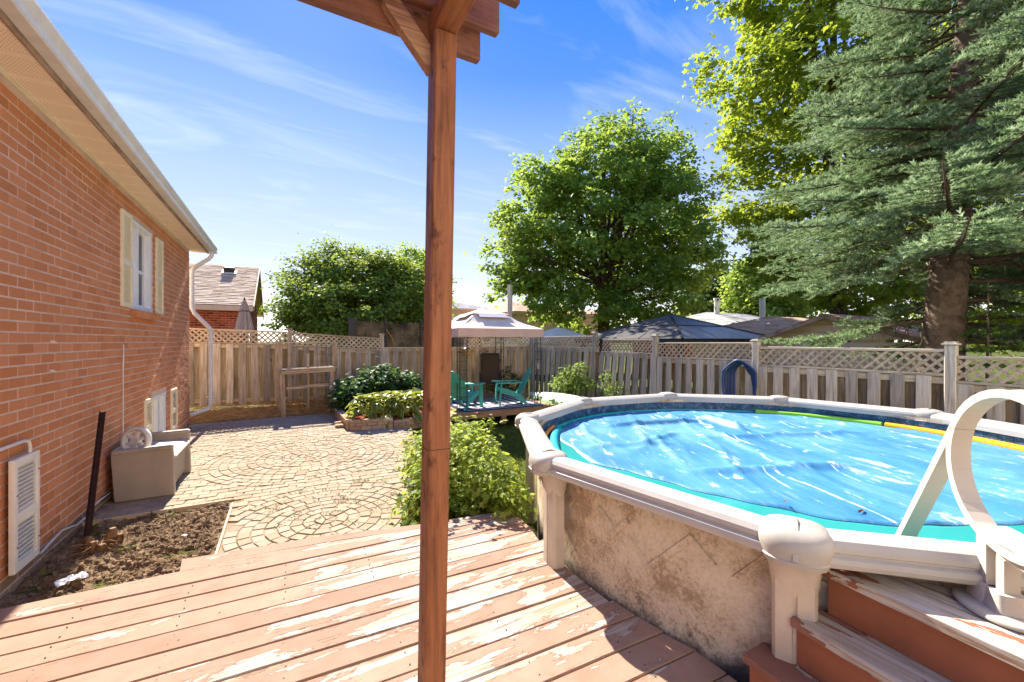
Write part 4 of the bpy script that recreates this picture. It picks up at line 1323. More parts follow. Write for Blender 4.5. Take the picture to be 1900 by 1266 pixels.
# root stump
M['root'] = wood('root_wood', srgb(150, 116, 78), srgb(120, 88, 56), srgb(64, 44, 26), 2, .2)
st = thing('root_stump', 'chopped root stump with torn roots at the foot of the steel post', 'stump', (-1.27, 4.36, .0))
for (x, y, h, r, lx, ly) in ((-.05, .02, .11, .034, -.02, 0), (.03, .05, .13, .036, .03, .02), (.08, .02, .09, .032, .04, .0), (.02, -.05, .07, .034, .02, -.03), (-.02, -.03, .09, .028, 0, -.02)):
    rings = []
    for q in range(6):
        f = q / 5; rr = r * (1.3 - .4 * f) * (.62 if q == 5 else 1)
        rings.append([(x + lx * f + rr * (1 + .25 * noise.noise(Vector((k, f * 3, x * 40)))) * math.cos(k / 9 * 6.283), y + ly * f + rr * (1 + .25 * noise.noise(Vector((k + 3, f * 3, y * 40)))) * math.sin(k / 9 * 6.283), -.04 + f * (h + .05)) for k in range(9)])
    MB().loft(rings, True, True).build('root', M['root'], st)
m = MB()
for k in range(46):
    a = random.uniform(0, 6.28); L = random.uniform(.06, .2); r0 = random.uniform(.02, .06)
    p = Vector((r0 * math.cos(a), r0 * math.sin(a), random.uniform(.0, .08))); pts = [p]
    for q in range(4):
        p = p + Vector((math.cos(a) * L / 4, math.sin(a) * L / 4, random.uniform(-.02, .015))); a += random.uniform(-.5, .5); pts.append(p)
    m.tube(pts, [.005, .0045, .004, .003, .0015], 5)
m.build('rootlets', M['root'], st)
# litter
M['film'] = plain('white_plastic_film', srgb(226, 226, 226), .35, .4, 0, 6, .1)
for k, (x, y, s_, lab) in enumerate(((-1.26, 3.86, .075, 'crumpled white plastic scrap lying in the shade of the wall'), (-.86, 3.68, .035, 'flattened white cup lid on sunlit soil near the deck'), (-.74, 4.35, .022, 'small white plastic scrap on soil toward the patio'))):
    m = MB(); n = 9; q = []
    for i in range(n + 1):
        for j in range(n + 1):
            u_, v_ = i / n - .5, j / n - .5
            q.append((u_ * 2 * s_, v_ * 1.3 * s_, .02 + s_ * .5 * abs(noise.noise(Vector((u_ * 4 + k, v_ * 4, k * 3.0))))))
    m.add(q, [(i * (n + 1) + j, i * (n + 1) + j + 1, (i + 1) * (n + 1) + j + 1, (i + 1) * (n + 1) + j) for i in range(n) for j in range(n)], 0, False)
    o = m.build('plastic_scrap', M['film'], None, (x, y, soil_z(x, y))); o.rotation_euler = (0, 0, .5 + k)
    tag(o, lab, 'litter')

# ---------------------------------------------------------------- potting bench
M['tbl'] = wood('bench_timber', srgb(212, 188, 152), srgb(184, 158, 124), srgb(96, 76, 56), 2, .12)
M['tblx'] = wood('bench_timber_x', srgb(212, 188, 152), srgb(184, 158, 124), srgb(96, 76, 56), 0, .12)
pt = thing('potting_bench', 'weathered timber potting bench with tall back posts against the back fence', 'table', (.47, 10.38, 0))
MB().box((0, .03, 1.022), (1.14, .50, .028), Matrix.Rotation(R(-2), 3, 'Y'), ch=.004).build('top', M['tblx'], pt)
MB().beam((-.54, -.19, .955), (.54, -.19, .985), .036, .085, ch=.004).build('apron', M['tblx'], pt)
for x, t_ in ((-.50, .02), (.47, .0)):
    MB().beam((x, -.15, -.02), (x - t_, -.15, .945), .088, .088, up=(0, 1, 0), ch=.005).build('leg', M['tbl'], pt)
for x in (-.57, .56):
    MB().beam((x, .28, -.02), (x, .28, 1.62), .088, .06, up=(0, 1, 0), ch=.005).build('post', M['tbl'], pt)
MB().beam((.615, .2, .45), (.60, .2, 1.6), .03, .03, up=(0, 1, 0)).build('trim', M['tbl'], pt)
MB().beam((-.44, -.12, .60), (.44, -.12, .645), .036, .07, ch=.004).build('stretcher', M['tblx'], pt)
MB().beam((-.57, .28, 1.60), (.56, .28, 1.61), .1, .03, ch=.004).build('top_rail', M['tblx'], pt)
M['slate'] = plain('slate_board', srgb(72, 74, 76), .7, .2, .1, 4, .2)
for x, z, w_ in ((.0, .62, .06), (.20, .58, .03)): MB().beam((x, .30, .02), (x, .30, 1.35), w_, .02, up=(0, 1, 0)).build('slat', M['tbl'], pt)
m = MB()
for k in range(7): m.tube([(.18, .33, 1.5 - k * .17), (.70, .33, 1.47 - k * .17)], .004, 5)
for k in range(6): m.tube([(.20 + k * .1, .335, 1.6), (.20 + k * .1, .335, .35)], .003, 5)
tag(m.build('wire_mesh_panel', M['slate']), 'loose rusty wire mesh panel standing behind the potting bench', 'wire mesh')
bpy.data.objects['wire_mesh_panel'].location = (.47, 10.45, 0)
M['gold'] = plain('brass_pot', srgb(176, 126, 40), .4, .5, 0, 5, .2)
m = MB().loft([[(r * math.cos(k / 14 * 6.283), r * math.sin(k / 14 * 6.283), z) for k in range(14)] for z, r in ((0, .045), (.06, .06), (.11, .065), (.12, .07), (.12, .058), (.03, .04))], True, True)
tag(m.build('flower_pot', M['gold'], None, (.25, 10.72, .05)), 'small brass coloured pot on the ground under the potting bench', 'pot')

# dry soil strip and straw below the back fence
q_ = []; na_, nb_ = 40, 16
for j in range(nb_ + 1):
    for i in range(na_ + 1):
        x = -3.6 + i / na_ * 4.62; y = 10.0 + j / nb_ * 1.3 + (.06 * noise.noise(Vector((x * 3, 0, 5))) if j == 0 else 0)
        q_.append((x, y, gz(x, y) + .012 + .03 * abs(noise.noise(Vector((x * 6, y * 6, 2))))))
tag(MB().add(q_, [(j * (na_ + 1) + i, j * (na_ + 1) + i + 1, (j + 1) * (na_ + 1) + i + 1, (j + 1) * (na_ + 1) + i) for j in range(nb_) for i in range(na_)], 0, True).build('fence_soil', soil_mat('straw_soil', srgb(96, 70, 44), srgb(146, 110, 70), srgb(180, 142, 96), 14)), kind='structure')
# straw
M['straw'] = plain('dry_straw', srgb(190, 150, 96), .9, .1, .45, 6, .3)
m = MB()
for k in range(2600):
    x = random.uniform(-1.85, 1.2); y = random.uniform(10.0, 11.15); 
    if random.random() > smooth01(9.9, 10.6, y): continue
    z = gz(x, y) + .02 + random.uniform(0, .05 + .06 * smooth01(10.4, 11, y)); L = random.uniform(.06, .22); a = random.uniform(-.7, .7) + (math.pi if random.random() < .5 else 0)
    dd = Vector((math.cos(a), math.sin(a) * .6, random.uniform(-.15, .35))) * L; w_ = .0025
    p = Vector((x, y, z)); mid = p + dd * .5 + Vector((0, 0, L * .15)); e = p + dd
    m.add([p + Vector((0, 0, w_)), p - Vector((0, 0, w_)), mid - Vector((0, 0, w_)), mid + Vector((0, 0, w_)), e], [(0, 1, 2, 3), (3, 2, 4)], random.random())
tag(m.build('straw', M['straw']), 'dry straw and dead stalks along the foot of the back fence', 'straw', kind='stuff')

# ---------------------------------------------------------------- planter
M['block'] = brick_mat('planter_block', srgb(164, 134, 104), srgb(178, 148, 118), srgb(190, 164, 136))
pln = thing('planter', 'low garden planter of tan concrete blocks in front of the back fence', 'planter', (1.05, 8.05, 0))
def course(p0, p1, nrm, zs):
    p0 = Vector(p0); p1 = Vector(p1); d = (p1 - p0); L = d.length; d.normalize()
    n = int(round(L / .175)); w_ = L / n
    for r_, (z0, z1) in enumerate(zs):
        for k in range(-1 if r_ % 2 else 0, n):
            a = max(0, (k + (.5 if r_ % 2 else 0)) * w_); b = min(L, (k + (.5 if r_ % 2 else 0) + 1) * w_)
            c = p0 + d * ((a + b) / 2) + Vector(nrm) * random.uniform(-.004, .004)
            MB().beam(c - d * ((b - a) / 2 - .003) + Vector((0, 0, (z0 + z1) / 2)), c + d * ((b - a) / 2 - .003) + Vector((0, 0, (z0 + z1) / 2)), .095 + (.03 if r_ == len(zs) - 1 else 0), z1 - z0 - .004, rnd=random.random(), ch=.005).build('block', M['block'], pln).matrix_parent_inverse = Matrix.Translation((-1.05, -8.05, 0))
ZS = [(-.03, .06), (.06, .125), (.125, .185)]
course((1.05, 8.05, 0), (1.80, 7.94, 0), (0, -1, 0), ZS)
course((1.80, 7.94, 0), (2.65, 8.15, 0), (0, -1, 0), [(z0 - .06, z1 - .06) for z0, z1 in ZS])
course((1.0, 9.75, 0), (1.05, 8.10, 0), (-1, 0, 0), ZS)
MB().prism([(1.1, 8.1), (1.8, 8.0), (2.65, 8.2), (3.0, 9.6), (2.6, 11.0), (1.05, 11.0), (1.05, 9.7)], -.1, .12).build('mulch', M['mulch'], pln).matrix_parent_inverse = Matrix.Translation((-1.05, -8.05, 0))
o = MB().box((0, 0, 0), (.17, .10, .07), ch=.012).build('loose_block', M['block'], None, (.93, 8.62, .035)); o.rotation_euler = (0, 0, .3); tag(o, 'loose tan block lying on the patio beside the planter corner', 'block')
o = MB().box((0, 0, 0), (.2, .16, .05), ch=.012).build('loose_block', M['block'], None, (.93, 8.42, .025)); o.rotation_euler = (0, 0, -.1); tag(o, 'flat tan block on the patio in front of the other loose block', 'block')

# ---------------------------------------------------------------- leaves
def np_mesh(name, V, F, rnd_=None, smooth=False):
    """V (n,3); F (m,k)"""
    me = bpy.data.meshes.new(name); k = F.shape[1]
    me.vertices.add(len(V)); me.vertices.foreach_set('co', V.astype(np.float32).ravel())
    me.loops.add(F.size); me.loops.foreach_set('vertex_index', F.astype(np.int32).ravel())
    me.polygons.add(len(F)); me.polygons.foreach_set('loop_start', np.arange(0, F.size, k, dtype=np.int32))
    if smooth: me.polygons.foreach_set('use_smooth', np.ones(len(F), bool))
    if rnd_ is not None:
        a = me.attributes.new('rnd', 'FLOAT', 'FACE'); a.data.foreach_set('value', rnd_.astype(np.float32))
    me.update(calc_edges=True); me.validate()
    return me
KITE = (np.array([(0, 0, 0), (.45, .36, .07), (1, 0, -.06), (.45, -.36, .07)]), np.array([(0, 1, 2), (0, 2, 3)]))
STAR = (np.array([(0, 0, 0), (.12, .30, .05), (.30, .22, .05), (.52, .52, .02), (.60, .20, .05), (1.05, 0, -.06), (.60, -.20, .05), (.52, -.52, .02), (.30, -.22, .05), (.12, -.30, .05)]), np.array([(0, 1, 2), (0, 2, 4), (2, 3, 4), (0, 4, 5), (0, 5, 6), (0, 6, 8), (6, 7, 8), (0, 8, 9)]))
def leaf_cloud(P, size, tpl=KITE, up=.5, rnd_=None, outward=None, var=.35):
    n = len(P); T, F = tpl
    nrm = rng.normal(size=(n, 3)); nrm /= np.linalg.norm(nrm, axis=1)[:, None]
    nrm[:, 2] = np.abs(nrm[:, 2]); nrm += np.array([0, 0, up])
    if outward is not None: nrm += outward
    nrm /= np.linalg.norm(nrm, axis=1)[:, None]
    a = rng.normal(size=(n, 3)); a[:, 2] -= .4
    a -= nrm * (a * nrm).sum(1)[:, None]; a /= np.linalg.norm(a, axis=1)[:, None]
    b = np.cross(nrm, a); s = size * (1 - var + 2 * var * rng.random(n))
    V = P[:, None, :] + s[:, None, None] * (T[None, :, 0:1] * a[:, None, :] + T[None, :, 1:2] * b[:, None, :] + T[None, :, 2:3] * nrm[:, None, :])
    FF = F[None] + (np.arange(n) * len(T))[:, None, None]
    r = rng.random(n) if rnd_ is None else rnd_
    return V.reshape(-1, 3), FF.reshape(-1, F.shape[1]), np.repeat(r, len(F))
def leaves_obj(name, parts, mat, parent=None, inv=None):
    V = []; F = []; Rr = []; o = 0
    for v, f, r in parts:
        V.append(v); F.append(f + o); Rr.append(r); o += len(v)
    ob = link(name, np_mesh(name, np.concatenate(V), np.concatenate(F), np.concatenate(Rr)), parent)
    ob.data.materials.append(mat)
    if inv is not None: ob.matrix_parent_inverse = inv
    return ob
def crown_points(blobs, clump_r, n_clumps, per, flat=.55, shell=.55):
    """blobs: (centre, radii); leaves gather in clumps, clumps crowd toward the outside"""
    vol = np.array([b[1][0] * b[1][1] * b[1][2] for b in blobs]) ** .72; vol /= vol.sum()
    P = []; Cs = []; O = []; RN = []
    for (c, r), w_ in zip(blobs, vol):
        k = max(3, int(n_clumps * w_))
        d = rng.normal(size=(k, 3)); d /= np.linalg.norm(d, axis=1)[:, None]
        rad = rng.random(k) ** (1 / 3) * (1 - shell) + shell * rng.random(k) ** .25
        rad *= 1 + .19 * rng.normal(size=k)
        C_ = np.array(c) + d * rad[:, None] * np.array(r)
        cr_ = clump_r * (.6 + .8 * rng.random(k)); num = np.maximum(4, (per * (cr_ / clump_r) ** 1.6).astype(int))
        for i in range(k):
            q = rng.normal(size=(num[i], 3)) * np.array([1, 1, flat]) * cr_[i] * .5
            P.append(C_[i] + q); O.append(np.repeat(d[i][None] * .5, num[i], 0)); RN.append(np.clip(rng.normal(.35 + .3 * rng.random(), .18, num[i]), .01, .99))
        Cs.append(C_)
    return np.concatenate(P), np.concatenate(O), np.concatenate(RN), np.concatenate(Cs)
M['bark'] = plain('tree_bark', srgb(96, 80, 64), .95, .1, .1, 7, .45, bump=1.0, bscale=22)
def limbs(base, targets, r0, top=None, n=4):
    """tapered trunk with limbs reaching into the crown"""
    m = MB(); base = Vector(base); top = Vector(top)
    seg = []
    for i in range(9):
        f = i / 8; p = base.lerp(top, f) + Vector((math.sin(f * 5 + base.x) * .12, math.cos(f * 4 + base.y) * .1, 0)) * f
        seg.append(p)
    m.tube(seg, [r0 * (1.25 if i == 0 else 1) * (1 - .75 * i / 8) for i in range(9)], 10)
    for tgt in targets:
        tgt = Vector(tgt); f = random.uniform(.25, .8); k = int(f * 8); s = seg[k]
        mid = s.lerp(tgt, .5) + Vector((random.uniform(-.3, .3), random.uniform(-.3, .3), random.uniform(0, .5)))
        rr = r0 * (1 - .75 * f) * .55
        m.tube([s, s.lerp(mid, .5), mid, mid.lerp(tgt, .5) + Vector((0, 0, .1)), tgt], [rr, rr * .85, rr * .65, rr * .4, rr * .15], 6)
    return m
def tree(name, label, base, top, r0, blobs, mat, clump_r, n_clumps, per, leaf, group=None, up=.5, flat=.55, tpl=KITE, shell=.55, nl=16):
    t_ = thing(name, label, 'tree', base, group=group)
    inv = Matrix.Translation(-Vector(base))
    P, O, RN, C_ = crown_points(blobs, clump_r, n_clumps, per, flat, shell)
    o = leaves_obj('crown', [leaf_cloud(P, leaf, tpl, up, RN, O)], mat, t_, inv); tag(o, kind='stuff')
    tg = [C_[i] for i in rng.choice(len(C_), min(nl, len(C_)), replace=False)]
    b = limbs(base, tg, r0, top).build('trunk', M['bark'], t_); b.matrix_parent_inverse = inv
    return t_
def blob(u, v, d, ru, rv, rd=None):
    """ellipsoid: bearing of the centre, half sizes given as seen from the yard"""
    c = bearing(u, v, d); a = ru * d / 760; h = rv * d / 760
    return (tuple(c), (a, rd or a, h))
# ---------------------------------------------------------------- trees beyond the fences
M['maple'] = leaf_mat('maple_leaf', srgb(80, 110, 46), srgb(118, 148, 64), srgb(164, 182, 86), (.52, .64, .07), .52)
M['maple_y'] = leaf_mat('yellow_maple_leaf', srgb(78, 102, 28), srgb(118, 142, 42), srgb(166, 174, 56), (.58, .66, .05), .5)  # yellow-green is this maple's own leaf colour
M['willow'] = leaf_mat('willow_leaf', srgb(64, 92, 34), srgb(100, 126, 48), srgb(150, 164, 70), (.44, .56, .06), .46)
M['dist'] = leaf_mat('distant_leaf', srgb(62, 84, 40), srgb(92, 114, 54), srgb(130, 146, 80), (.34, .46, .10), .45)
D1 = 20.0
b1 = [blob(1110, 430, D1, 170, 150), blob(1010, 440, D1 - .5, 105, 110), blob(1225, 440, D1, 105, 130), blob(1130, 320, D1, 120, 78), blob(1045, 345, D1 - 1, 60, 60), blob(1235, 320, D1, 60, 70),
      blob(960, 490, D1 - .5, 62, 70), blob(1280, 470, D1 + .5, 55, 70), blob(1010, 540, D1 - 1, 80, 45), blob(1180, 550, D1 - 1, 115, 55), blob(1100, 580, D1 - 1, 100, 40), blob(1165, 270, D1, 40, 45), blob(1075, 285, D1, 28, 42), blob(1240, 255, D1, 24, 38), blob(1120, 250, D1, 14, 30), blob(930, 400, D1, 25, 35), blob(985, 330, D1 - .5, 24, 40), blob(1300, 380, D1, 22, 40)]
tree('maple_tree', 'large round green maple tree rising behind the gazebo', tuple(bearing(1118, 660, D1)), tuple(bearing(1125, 300, D1)), .32, b1, M['maple'], .46, 1080, 56, .20, 'trees beyond the fences', nl=34)
D2 = 11.5
b2 = [blob(1470, 150, D2, 120, 130), blob(1420, 90, D2 + .5, 55, 95), blob(1560, 80, D2, 120, 140), blob(1430, 330, D2, 85, 85), blob(1390, 400, D2, 60, 55), blob(1530, 400, D2, 110, 100), blob(1640, 250, D2 + 1, 120, 160), blob(1440, 470, D2 + 1, 60, 50), blob(1560, 520, D2, 120, 60), blob(1660, 560, D2, 70, 60), blob(1320, 160, D2 - .5, 28, 50), blob(1360, 240, D2, 36, 50), blob(1520, -80, D2, 170, 120), blob(1800, 150, D2 + 2, 120, 220), blob(1780, 450, D2 + 2, 130, 100), blob(1850, 570, D2 + 3, 140, 80), blob(1960, 480, D2 + 2, 120, 130)]
tree('maple_tree', 'sunlit yellow green maple tree standing behind the spruce', tuple(bearing(1560, 690, D2)), tuple(bearing(1540, 0, D2)), .24, b2, M['maple_y'], .40, 1150, 70, .135, 'trees beyond the fences', nl=34, tpl=STAR)
D3 = 17.5
b3 = [blob(572, 540, D3, 58, 66), blob(620, 525, D3, 60, 62), blob(680, 530, D3, 60, 62), blob(735, 540, D3, 62, 62), blob(665, 570, D3 - .5, 138, 75), blob(610, 620, D3 - .5, 84, 50), blob(720, 620, D3 - .5, 90, 50), blob(552, 575, D3 - .5, 42, 45), blob(775, 560, D3, 50, 60), blob(610, 490, D3, 44, 28), blob(655, 478, D3, 34, 22), blob(720, 500, D3, 50, 28)]
tree('willow_tree', 'broad bushy willow tree behind the back fence', tuple(bearing(650, 680, D3)), tuple(bearing(650, 520, D3)), .25, b3, M['willow'], .42, 720, 90, .13, 'trees beyond the fences', nl=18)
D4 = 24
tree('maple_tree', 'small rounded green tree right of the willow behind the post', tuple(bearing(775, 660, D4)), tuple(bearing(770, 500, D4)), .2, [blob(768, 490, D4, 34, 42), blob(785, 530, D4, 48, 60), blob(800, 560, D4, 40, 50)], M['maple'], .5, 150, 80, .17, 'trees beyond the fences', nl=8)
D5 = 30
tree('birch_tree', 'pale grey green tree far off between the two maples', tuple(bearing(1310, 640, D5)), tuple(bearing(1315, 500, D5)), .2, [blob(1305, 560, D5, 38, 42), blob(1325, 530, D5, 22, 42), blob(1285, 580, D5, 24, 30), blob(1345, 570, D5, 18, 34)], M['dist'], .6, 210, 60, .2, 'trees beyond the fences', nl=10)
D6 = 26
tree('maple_tree', 'leafy green tree above the brown bungalow roof', tuple(bearing(1425, 650, D6)), tuple(bearing(1430, 500, D6)), .25, [blob(1400, 530, D6, 50, 50), blob(1450, 520, D6, 60, 60), blob(1420, 570, D6, 70, 30), blob(1500, 540, D6, 60, 60), blob(1372, 560, D6, 25, 30), blob(1390, 495, D6, 25, 22)], M['maple'], .6, 300, 70, .22, 'trees beyond the fences', nl=14)

# conifers
M['needle'] = leaf_mat('spruce_needle', srgb(74, 98, 56), srgb(120, 146, 98), srgb(186, 202, 158), (.34, .44, .2), .32, .6)
M['needle_far'] = leaf_mat('dark_spruce_needle', srgb(22, 38, 24), srgb(36, 56, 34), srgb(60, 82, 48), (.1, .2, .06), .2, .6)
M['twig'] = plain('dry_twig', srgb(104, 86, 70), .9, .1, .2, 10, .3)
def shoots(P, D_, L, nd=9, nl=.028, wd=.0042):
    """short shoots clothed in needles. P base, D_ unit direction, L length"""
    n = len(P); a = np.cross(D_, np.array([0, 0, 1.0]) + rng.normal(size=(n, 3)) * .05); a /= np.linalg.norm(a, axis=1)[:, None] + 1e-9
    b = np.cross(a, D_)
    Vs = []; 
    for k in range(nd):
        f = (k + rng.random(n)) / nd; ph = 2.4 * k + rng.random(n) * 1.2
        rad = a * np.cos(ph)[:, None] + b * np.abs(np.sin(ph))[:, None] * np.where(rng.random(n) < .8, 1, -1)[:, None]
        base = P + D_ * (f * L)[:, None]
        tip = base + rad * (nl * (.8 + .4 * rng.random(n)))[:, None] + D_ * nl * .75
        sd_ = np.cross(rad, D_); sd_ /= np.linalg.norm(sd_, axis=1)[:, None] + 1e-9
        w_ = wd
        Vs.append(np.stack([base - sd_ * w_ - D_ * w_, base + sd_ * w_, tip + D_ * .004], 1))
    V = np.stack(Vs, 1).reshape(-1, 3)
    F = np.arange(len(V)).reshape(-1, 3)
    r = np.clip(rng.normal(.5, .2, n), .01, .99)
    return V, F, np.repeat(r, nd)
def spruce(name, label, base, top, r0, z_lo, z_hi, Lmax, mats, sh_len=.075, dens=1.0, nl=.03, wd=.0045, nd=9, dead=True, whorl=.34, skip_dir=None):
    t_ = thing(name, label, 'tree', base, group='trees beyond the fences')
    inv = Matrix.Translation(-Vector(base)); base = Vector(base); top = Vector(top)
    tr = MB(); H_ = top.z - base.z; rings = []
    for i in range(15):
        f = i / 14; p = base.lerp(top, f); rr = r0 * (1 - .9 * f) * (1.35 if i == 0 else 1.08 if i == 1 else 1)
        rings.append([p + Vector((rr * math.cos(k / 14 * 6.283) * (1 + .06 * noise.noise(Vector((k * 2.0, i, 0)))), rr * math.sin(k / 14 * 6.283), 0)) for k in range(14)])
    tr.loft(rings, True, True); tw = MB()
    SP = []; SD = []; SL = []
    z = z_lo; wi = 0
    while z < z_hi:
        f = (z - base.z) / H_; o = base.lerp(top, f)
        Lz = Lmax * (1 - ((z - base.z) / H_) ** 1.25) * (.72 + .28 * smooth01(z_lo, z_lo + 1.5, z))
        nb = random.choice([5, 6, 6, 7])
        for k in range(nb):
            a = k / nb * 6.283 + wi * 1.1 + random.uniform(-.25, .25)
            if skip_dir is not None and random.random() < .04: continue
            if z < z_lo + .9 and skip_dir is not None and math.cos(a) * skip_dir[0] + math.sin(a) * skip_dir[1] > -.15 and random.random() < .8: continue
            L = Lz * random.uniform(.75, 1.12)
            dz0 = random.uniform(-.05, .18); pts = []; nseg = 10
            for i in range(nseg + 1):
                s = i / nseg
                pts.append(o + Vector((math.cos(a) * L * s, math.sin(a) * L * s, L * (dz0 * s - .36 * s * s + .26 * s ** 3) + .02 * math.sin(7 * s + k))))
            rr = .028 * (L / 3) + .008
            tw.tube(pts, [rr * (1 - .85 * i / nseg) for i in range(nseg + 1)], 5, False)
            # side twigs, flat sprays
            nt_ = int(L * 11 * dens)
            for q in range(nt_):
                s = .16 + .84 * (q + random.random()) / nt_
                i = min(nseg - 1, int(s * nseg)); ff = s * nseg - i
                p = pts[i].lerp(pts[i + 1], ff); dr = (pts[i + 1] - pts[i]).normalized()
                sd_ = Vector((-math.sin(a), math.cos(a), 0)) * (1 if q % 2 else -1)
                l2 = L * (.34 * (1 - s) + .07) * random.uniform(.7, 1.25); l2 = min(l2, .85)
                d2 = (dr * random.uniform(.55, 1.0) + sd_ + Vector((0, 0, random.uniform(-.30, .12)))).normalized()
                q0 = p; nn = max(2, int(l2 / .10)); last = q0
                if l2 > .25: tw.tube([q0, q0 + d2 * l2 * .5 + Vector((0, 0, -.02 * l2)), q0 + d2 * l2 + Vector((0, 0, -.1 * l2))], [.006, .004, .002], 3, False)
                if s < .28 and random.random() < .6: continue
                for w_ in range(nn):
                    g_ = (w_ + .5) / nn; b_ = q0 + d2 * l2 * g_ + Vector((0, 0, -.1 * l2 * g_ * g_))
                    s3 = d2.cross(Vector((0, 0, 1))).normalized()
                    for sg in (-1, 1):
                        SP.append(b_); SD.append((d2 + s3 * sg * random.uniform(.5, 1.0) + Vector((0, 0, random.uniform(-.1, .75)))).normalized()); SL.append(sh_len * random.uniform(.7, 1.35))
                    SP.append(b_); SD.append((d2 + Vector((0, 0, random.uniform(-.1, .2)))).normalized()); SL.append(sh_len * random.uniform(.8, 1.3))
            if dead and z < z_lo + 2.6:
                for q in range(5):
                    s = random.uniform(.08, .5); i = int(s * nseg); p = pts[i]
                    pp = [p]; dd = Vector((random.uniform(-1, 1), random.uniform(-1, 1), random.uniform(-1, .2))).normalized()
                    for j in range(5): pp.append(pp[-1] + dd * random.uniform(.08, .16)); dd = (dd + Vector((random.uniform(-.4, .4), random.uniform(-.4, .4), -.15))).normalized()
                    tw.tube(pp, [.007, .006, .005, .004, .003, .0015], 4, False)
        z += whorl * random.uniform(.8, 1.15); wi += 1
    b = tr.build('trunk', mats[1], t_); b.matrix_parent_inverse = inv
    b = tw.build('branches', mats[2], t_); b.matrix_parent_inverse = inv; tag(b, kind='stuff')
    SP = np.array([tuple(p) for p in SP]); SD = np.array([tuple(p) for p in SD]); SL = np.array(SL)
    o = leaves_obj('crown', [shoots(SP, SD, SL, nd, nl, wd)], mats[0], t_, inv); tag(o, kind='stuff')
    print(name, 'shoots', len(SP))
    return t_
M['spruce_bark'] = plain('spruce_bark', srgb(116, 100, 84), .95, .1, .1, 9, .5, bump=1.2, bscale=26)
sb = bearing(1728, 690, 6.3); sb.z = -.45
stp_ = bearing(1800, 0, 6.9); stp_ = sb + (stp_ - sb) * 1.75
spruce('spruce_tree', 'tall blue green spruce with thick trunk behind the side fence', tuple(sb), tuple(stp_), .29, 1.65, 9.4, 3.7, (M['needle'], M['spruce_bark'], M['twig']), sh_len=.12, nl=.038, wd=.009, nd=13, dens=1.2, whorl=.30, skip_dir=(-.95, .3))
# low sapling fir by the fence
sb2 = bearing(1830, 690, 5.9); sb2.z = -.45
spruce('fir_sapling', 'young green fir growing behind the side fence beside the spruce trunk', tuple(sb2), (sb2.x + .1, sb2.y, 2.5), .04, 1.0, 2.2, 1.0, (leaf_mat('fir_needle', srgb(46, 78, 30), srgb(78, 112, 44), srgb(120, 146, 66), (.2, .34, .08), .3), M['spruce_bark'], M['twig']), dead=False, whorl=.26, dens=1.5)
sb3 = bearing(705, 660, 30)
spruce('spruce_tree', 'distant dark spruce tip above the willow', tuple(sb3), tuple(bearing(705, 455, 30)), .2, sb3.z + 3.5, bearing(705, 455, 30).z - .1, 2.2, (M['needle_far'], M['spruce_bark'], M['twig']), sh_len=.3, nl=.12, wd=.03, nd=6, dens=.5, dead=False, whorl=.5)
# ---------------------------------------------------------------- gazebo corner
M['ply'] = wood('platform_timber', srgb(188, 152, 112), srgb(164, 126, 88), srgb(112, 82, 56), 0, .15)
M['black_metal'] = plain('black_metal', srgb(34, 32, 32), .5, .4, .02, 8, .2)
M['canvas'] = plain('beige_canvas', srgb(236, 214, 188), .8, .15, .02, 2.5, .08, bump=.15, bscale=30)
M['canvas_val'] = plain('pink_beige_valance', srgb(222, 186, 164), .8, .15, .02, 2.5, .1)
M['meshcl'] = plain('grey_vent_mesh', srgb(168, 164, 172), .8, .1, 0, 4, .1)
PZ = .07
plat = thing('platform', 'low wooden platform under the gazebo', 'platform', (4.4, 9.6, -.2))
invp = Matrix.Translation((-4.4, -9.6, .2))
y = 8.3
while y < 10.95:
    o = MB().box((4.45, y + .068, PZ - .014), (2.75, .130, .028), ch=.004).build('plank', M['ply'], plat); o.matrix_parent_inverse = invp; y += .138
for (c, s) in (((4.45, 8.292, PZ - .085), (2.75, .036, .11)), ((3.09, 9.62, PZ - .085), (.036, 2.6, .11)), ((5.81, 9.62, PZ - .085), (.036, 2.6, .11))):
    o = MB().box(c, s, ch=.003).build('skirt', M['ply'], plat); o.matrix_parent_inverse = invp
for x in (3.3, 4.4, 5.4):
    o = MB().box((x, 8.34, -.16), (.12, .07, .2)).build('foot', M['ply'], plat); o.matrix_parent_inverse = invp
def rug_mat():
    t = NT('striped_rug'); v = t.coords(jitter=False); s = t.n('ShaderNodeSeparateXYZ'); t.l(v, s.inputs[0])
    ax = t.math('ABSOLUTE', s.outputs['X']); ay = t.math('ABSOLUTE', s.outputs['Y'])
    fr = t.math('MAXIMUM', t.math('DIVIDE', ax, 1.08), t.math('DIVIDE', ay, .98))
    st_ = t.math('GREATER_THAN', t.math('FRACT', t.math('MULTIPLY', fr, 5.0)), .5)
    col = t.mix(st_, srgb(196, 190, 190), srgb(52, 58, 86))
    col = t.mix(t.math('GREATER_THAN', fr, .9), col, srgb(52, 58, 86))
    return t.fin(t.mix(t.math('MULTIPLY', t.noise(v, 30, 4), .3), col, srgb(120, 112, 110)), .95, .05)
o = MB().box((0, 0, 0), (2.16, 1.96, .010), ch=.003).build('rug', rug_mat(), None, (4.55, 9.33, PZ + .006)); o.rotation_euler = (0, 0, R(-2))
tag(o, 'navy and white striped outdoor rug on the gazebo platform', 'rug')
gaz = thing('gazebo', 'beige fabric gazebo with double roof and black lattice posts', 'gazebo', (4.45, 9.55, PZ))
hx = 1.12; eave = 1.93 - PZ; val = 1.73 - PZ
q = [(-hx, -hx), (hx, -hx), (hx, hx), (-hx, hx)]
hv = .44; zv = 2.30 - PZ
roof = MB()
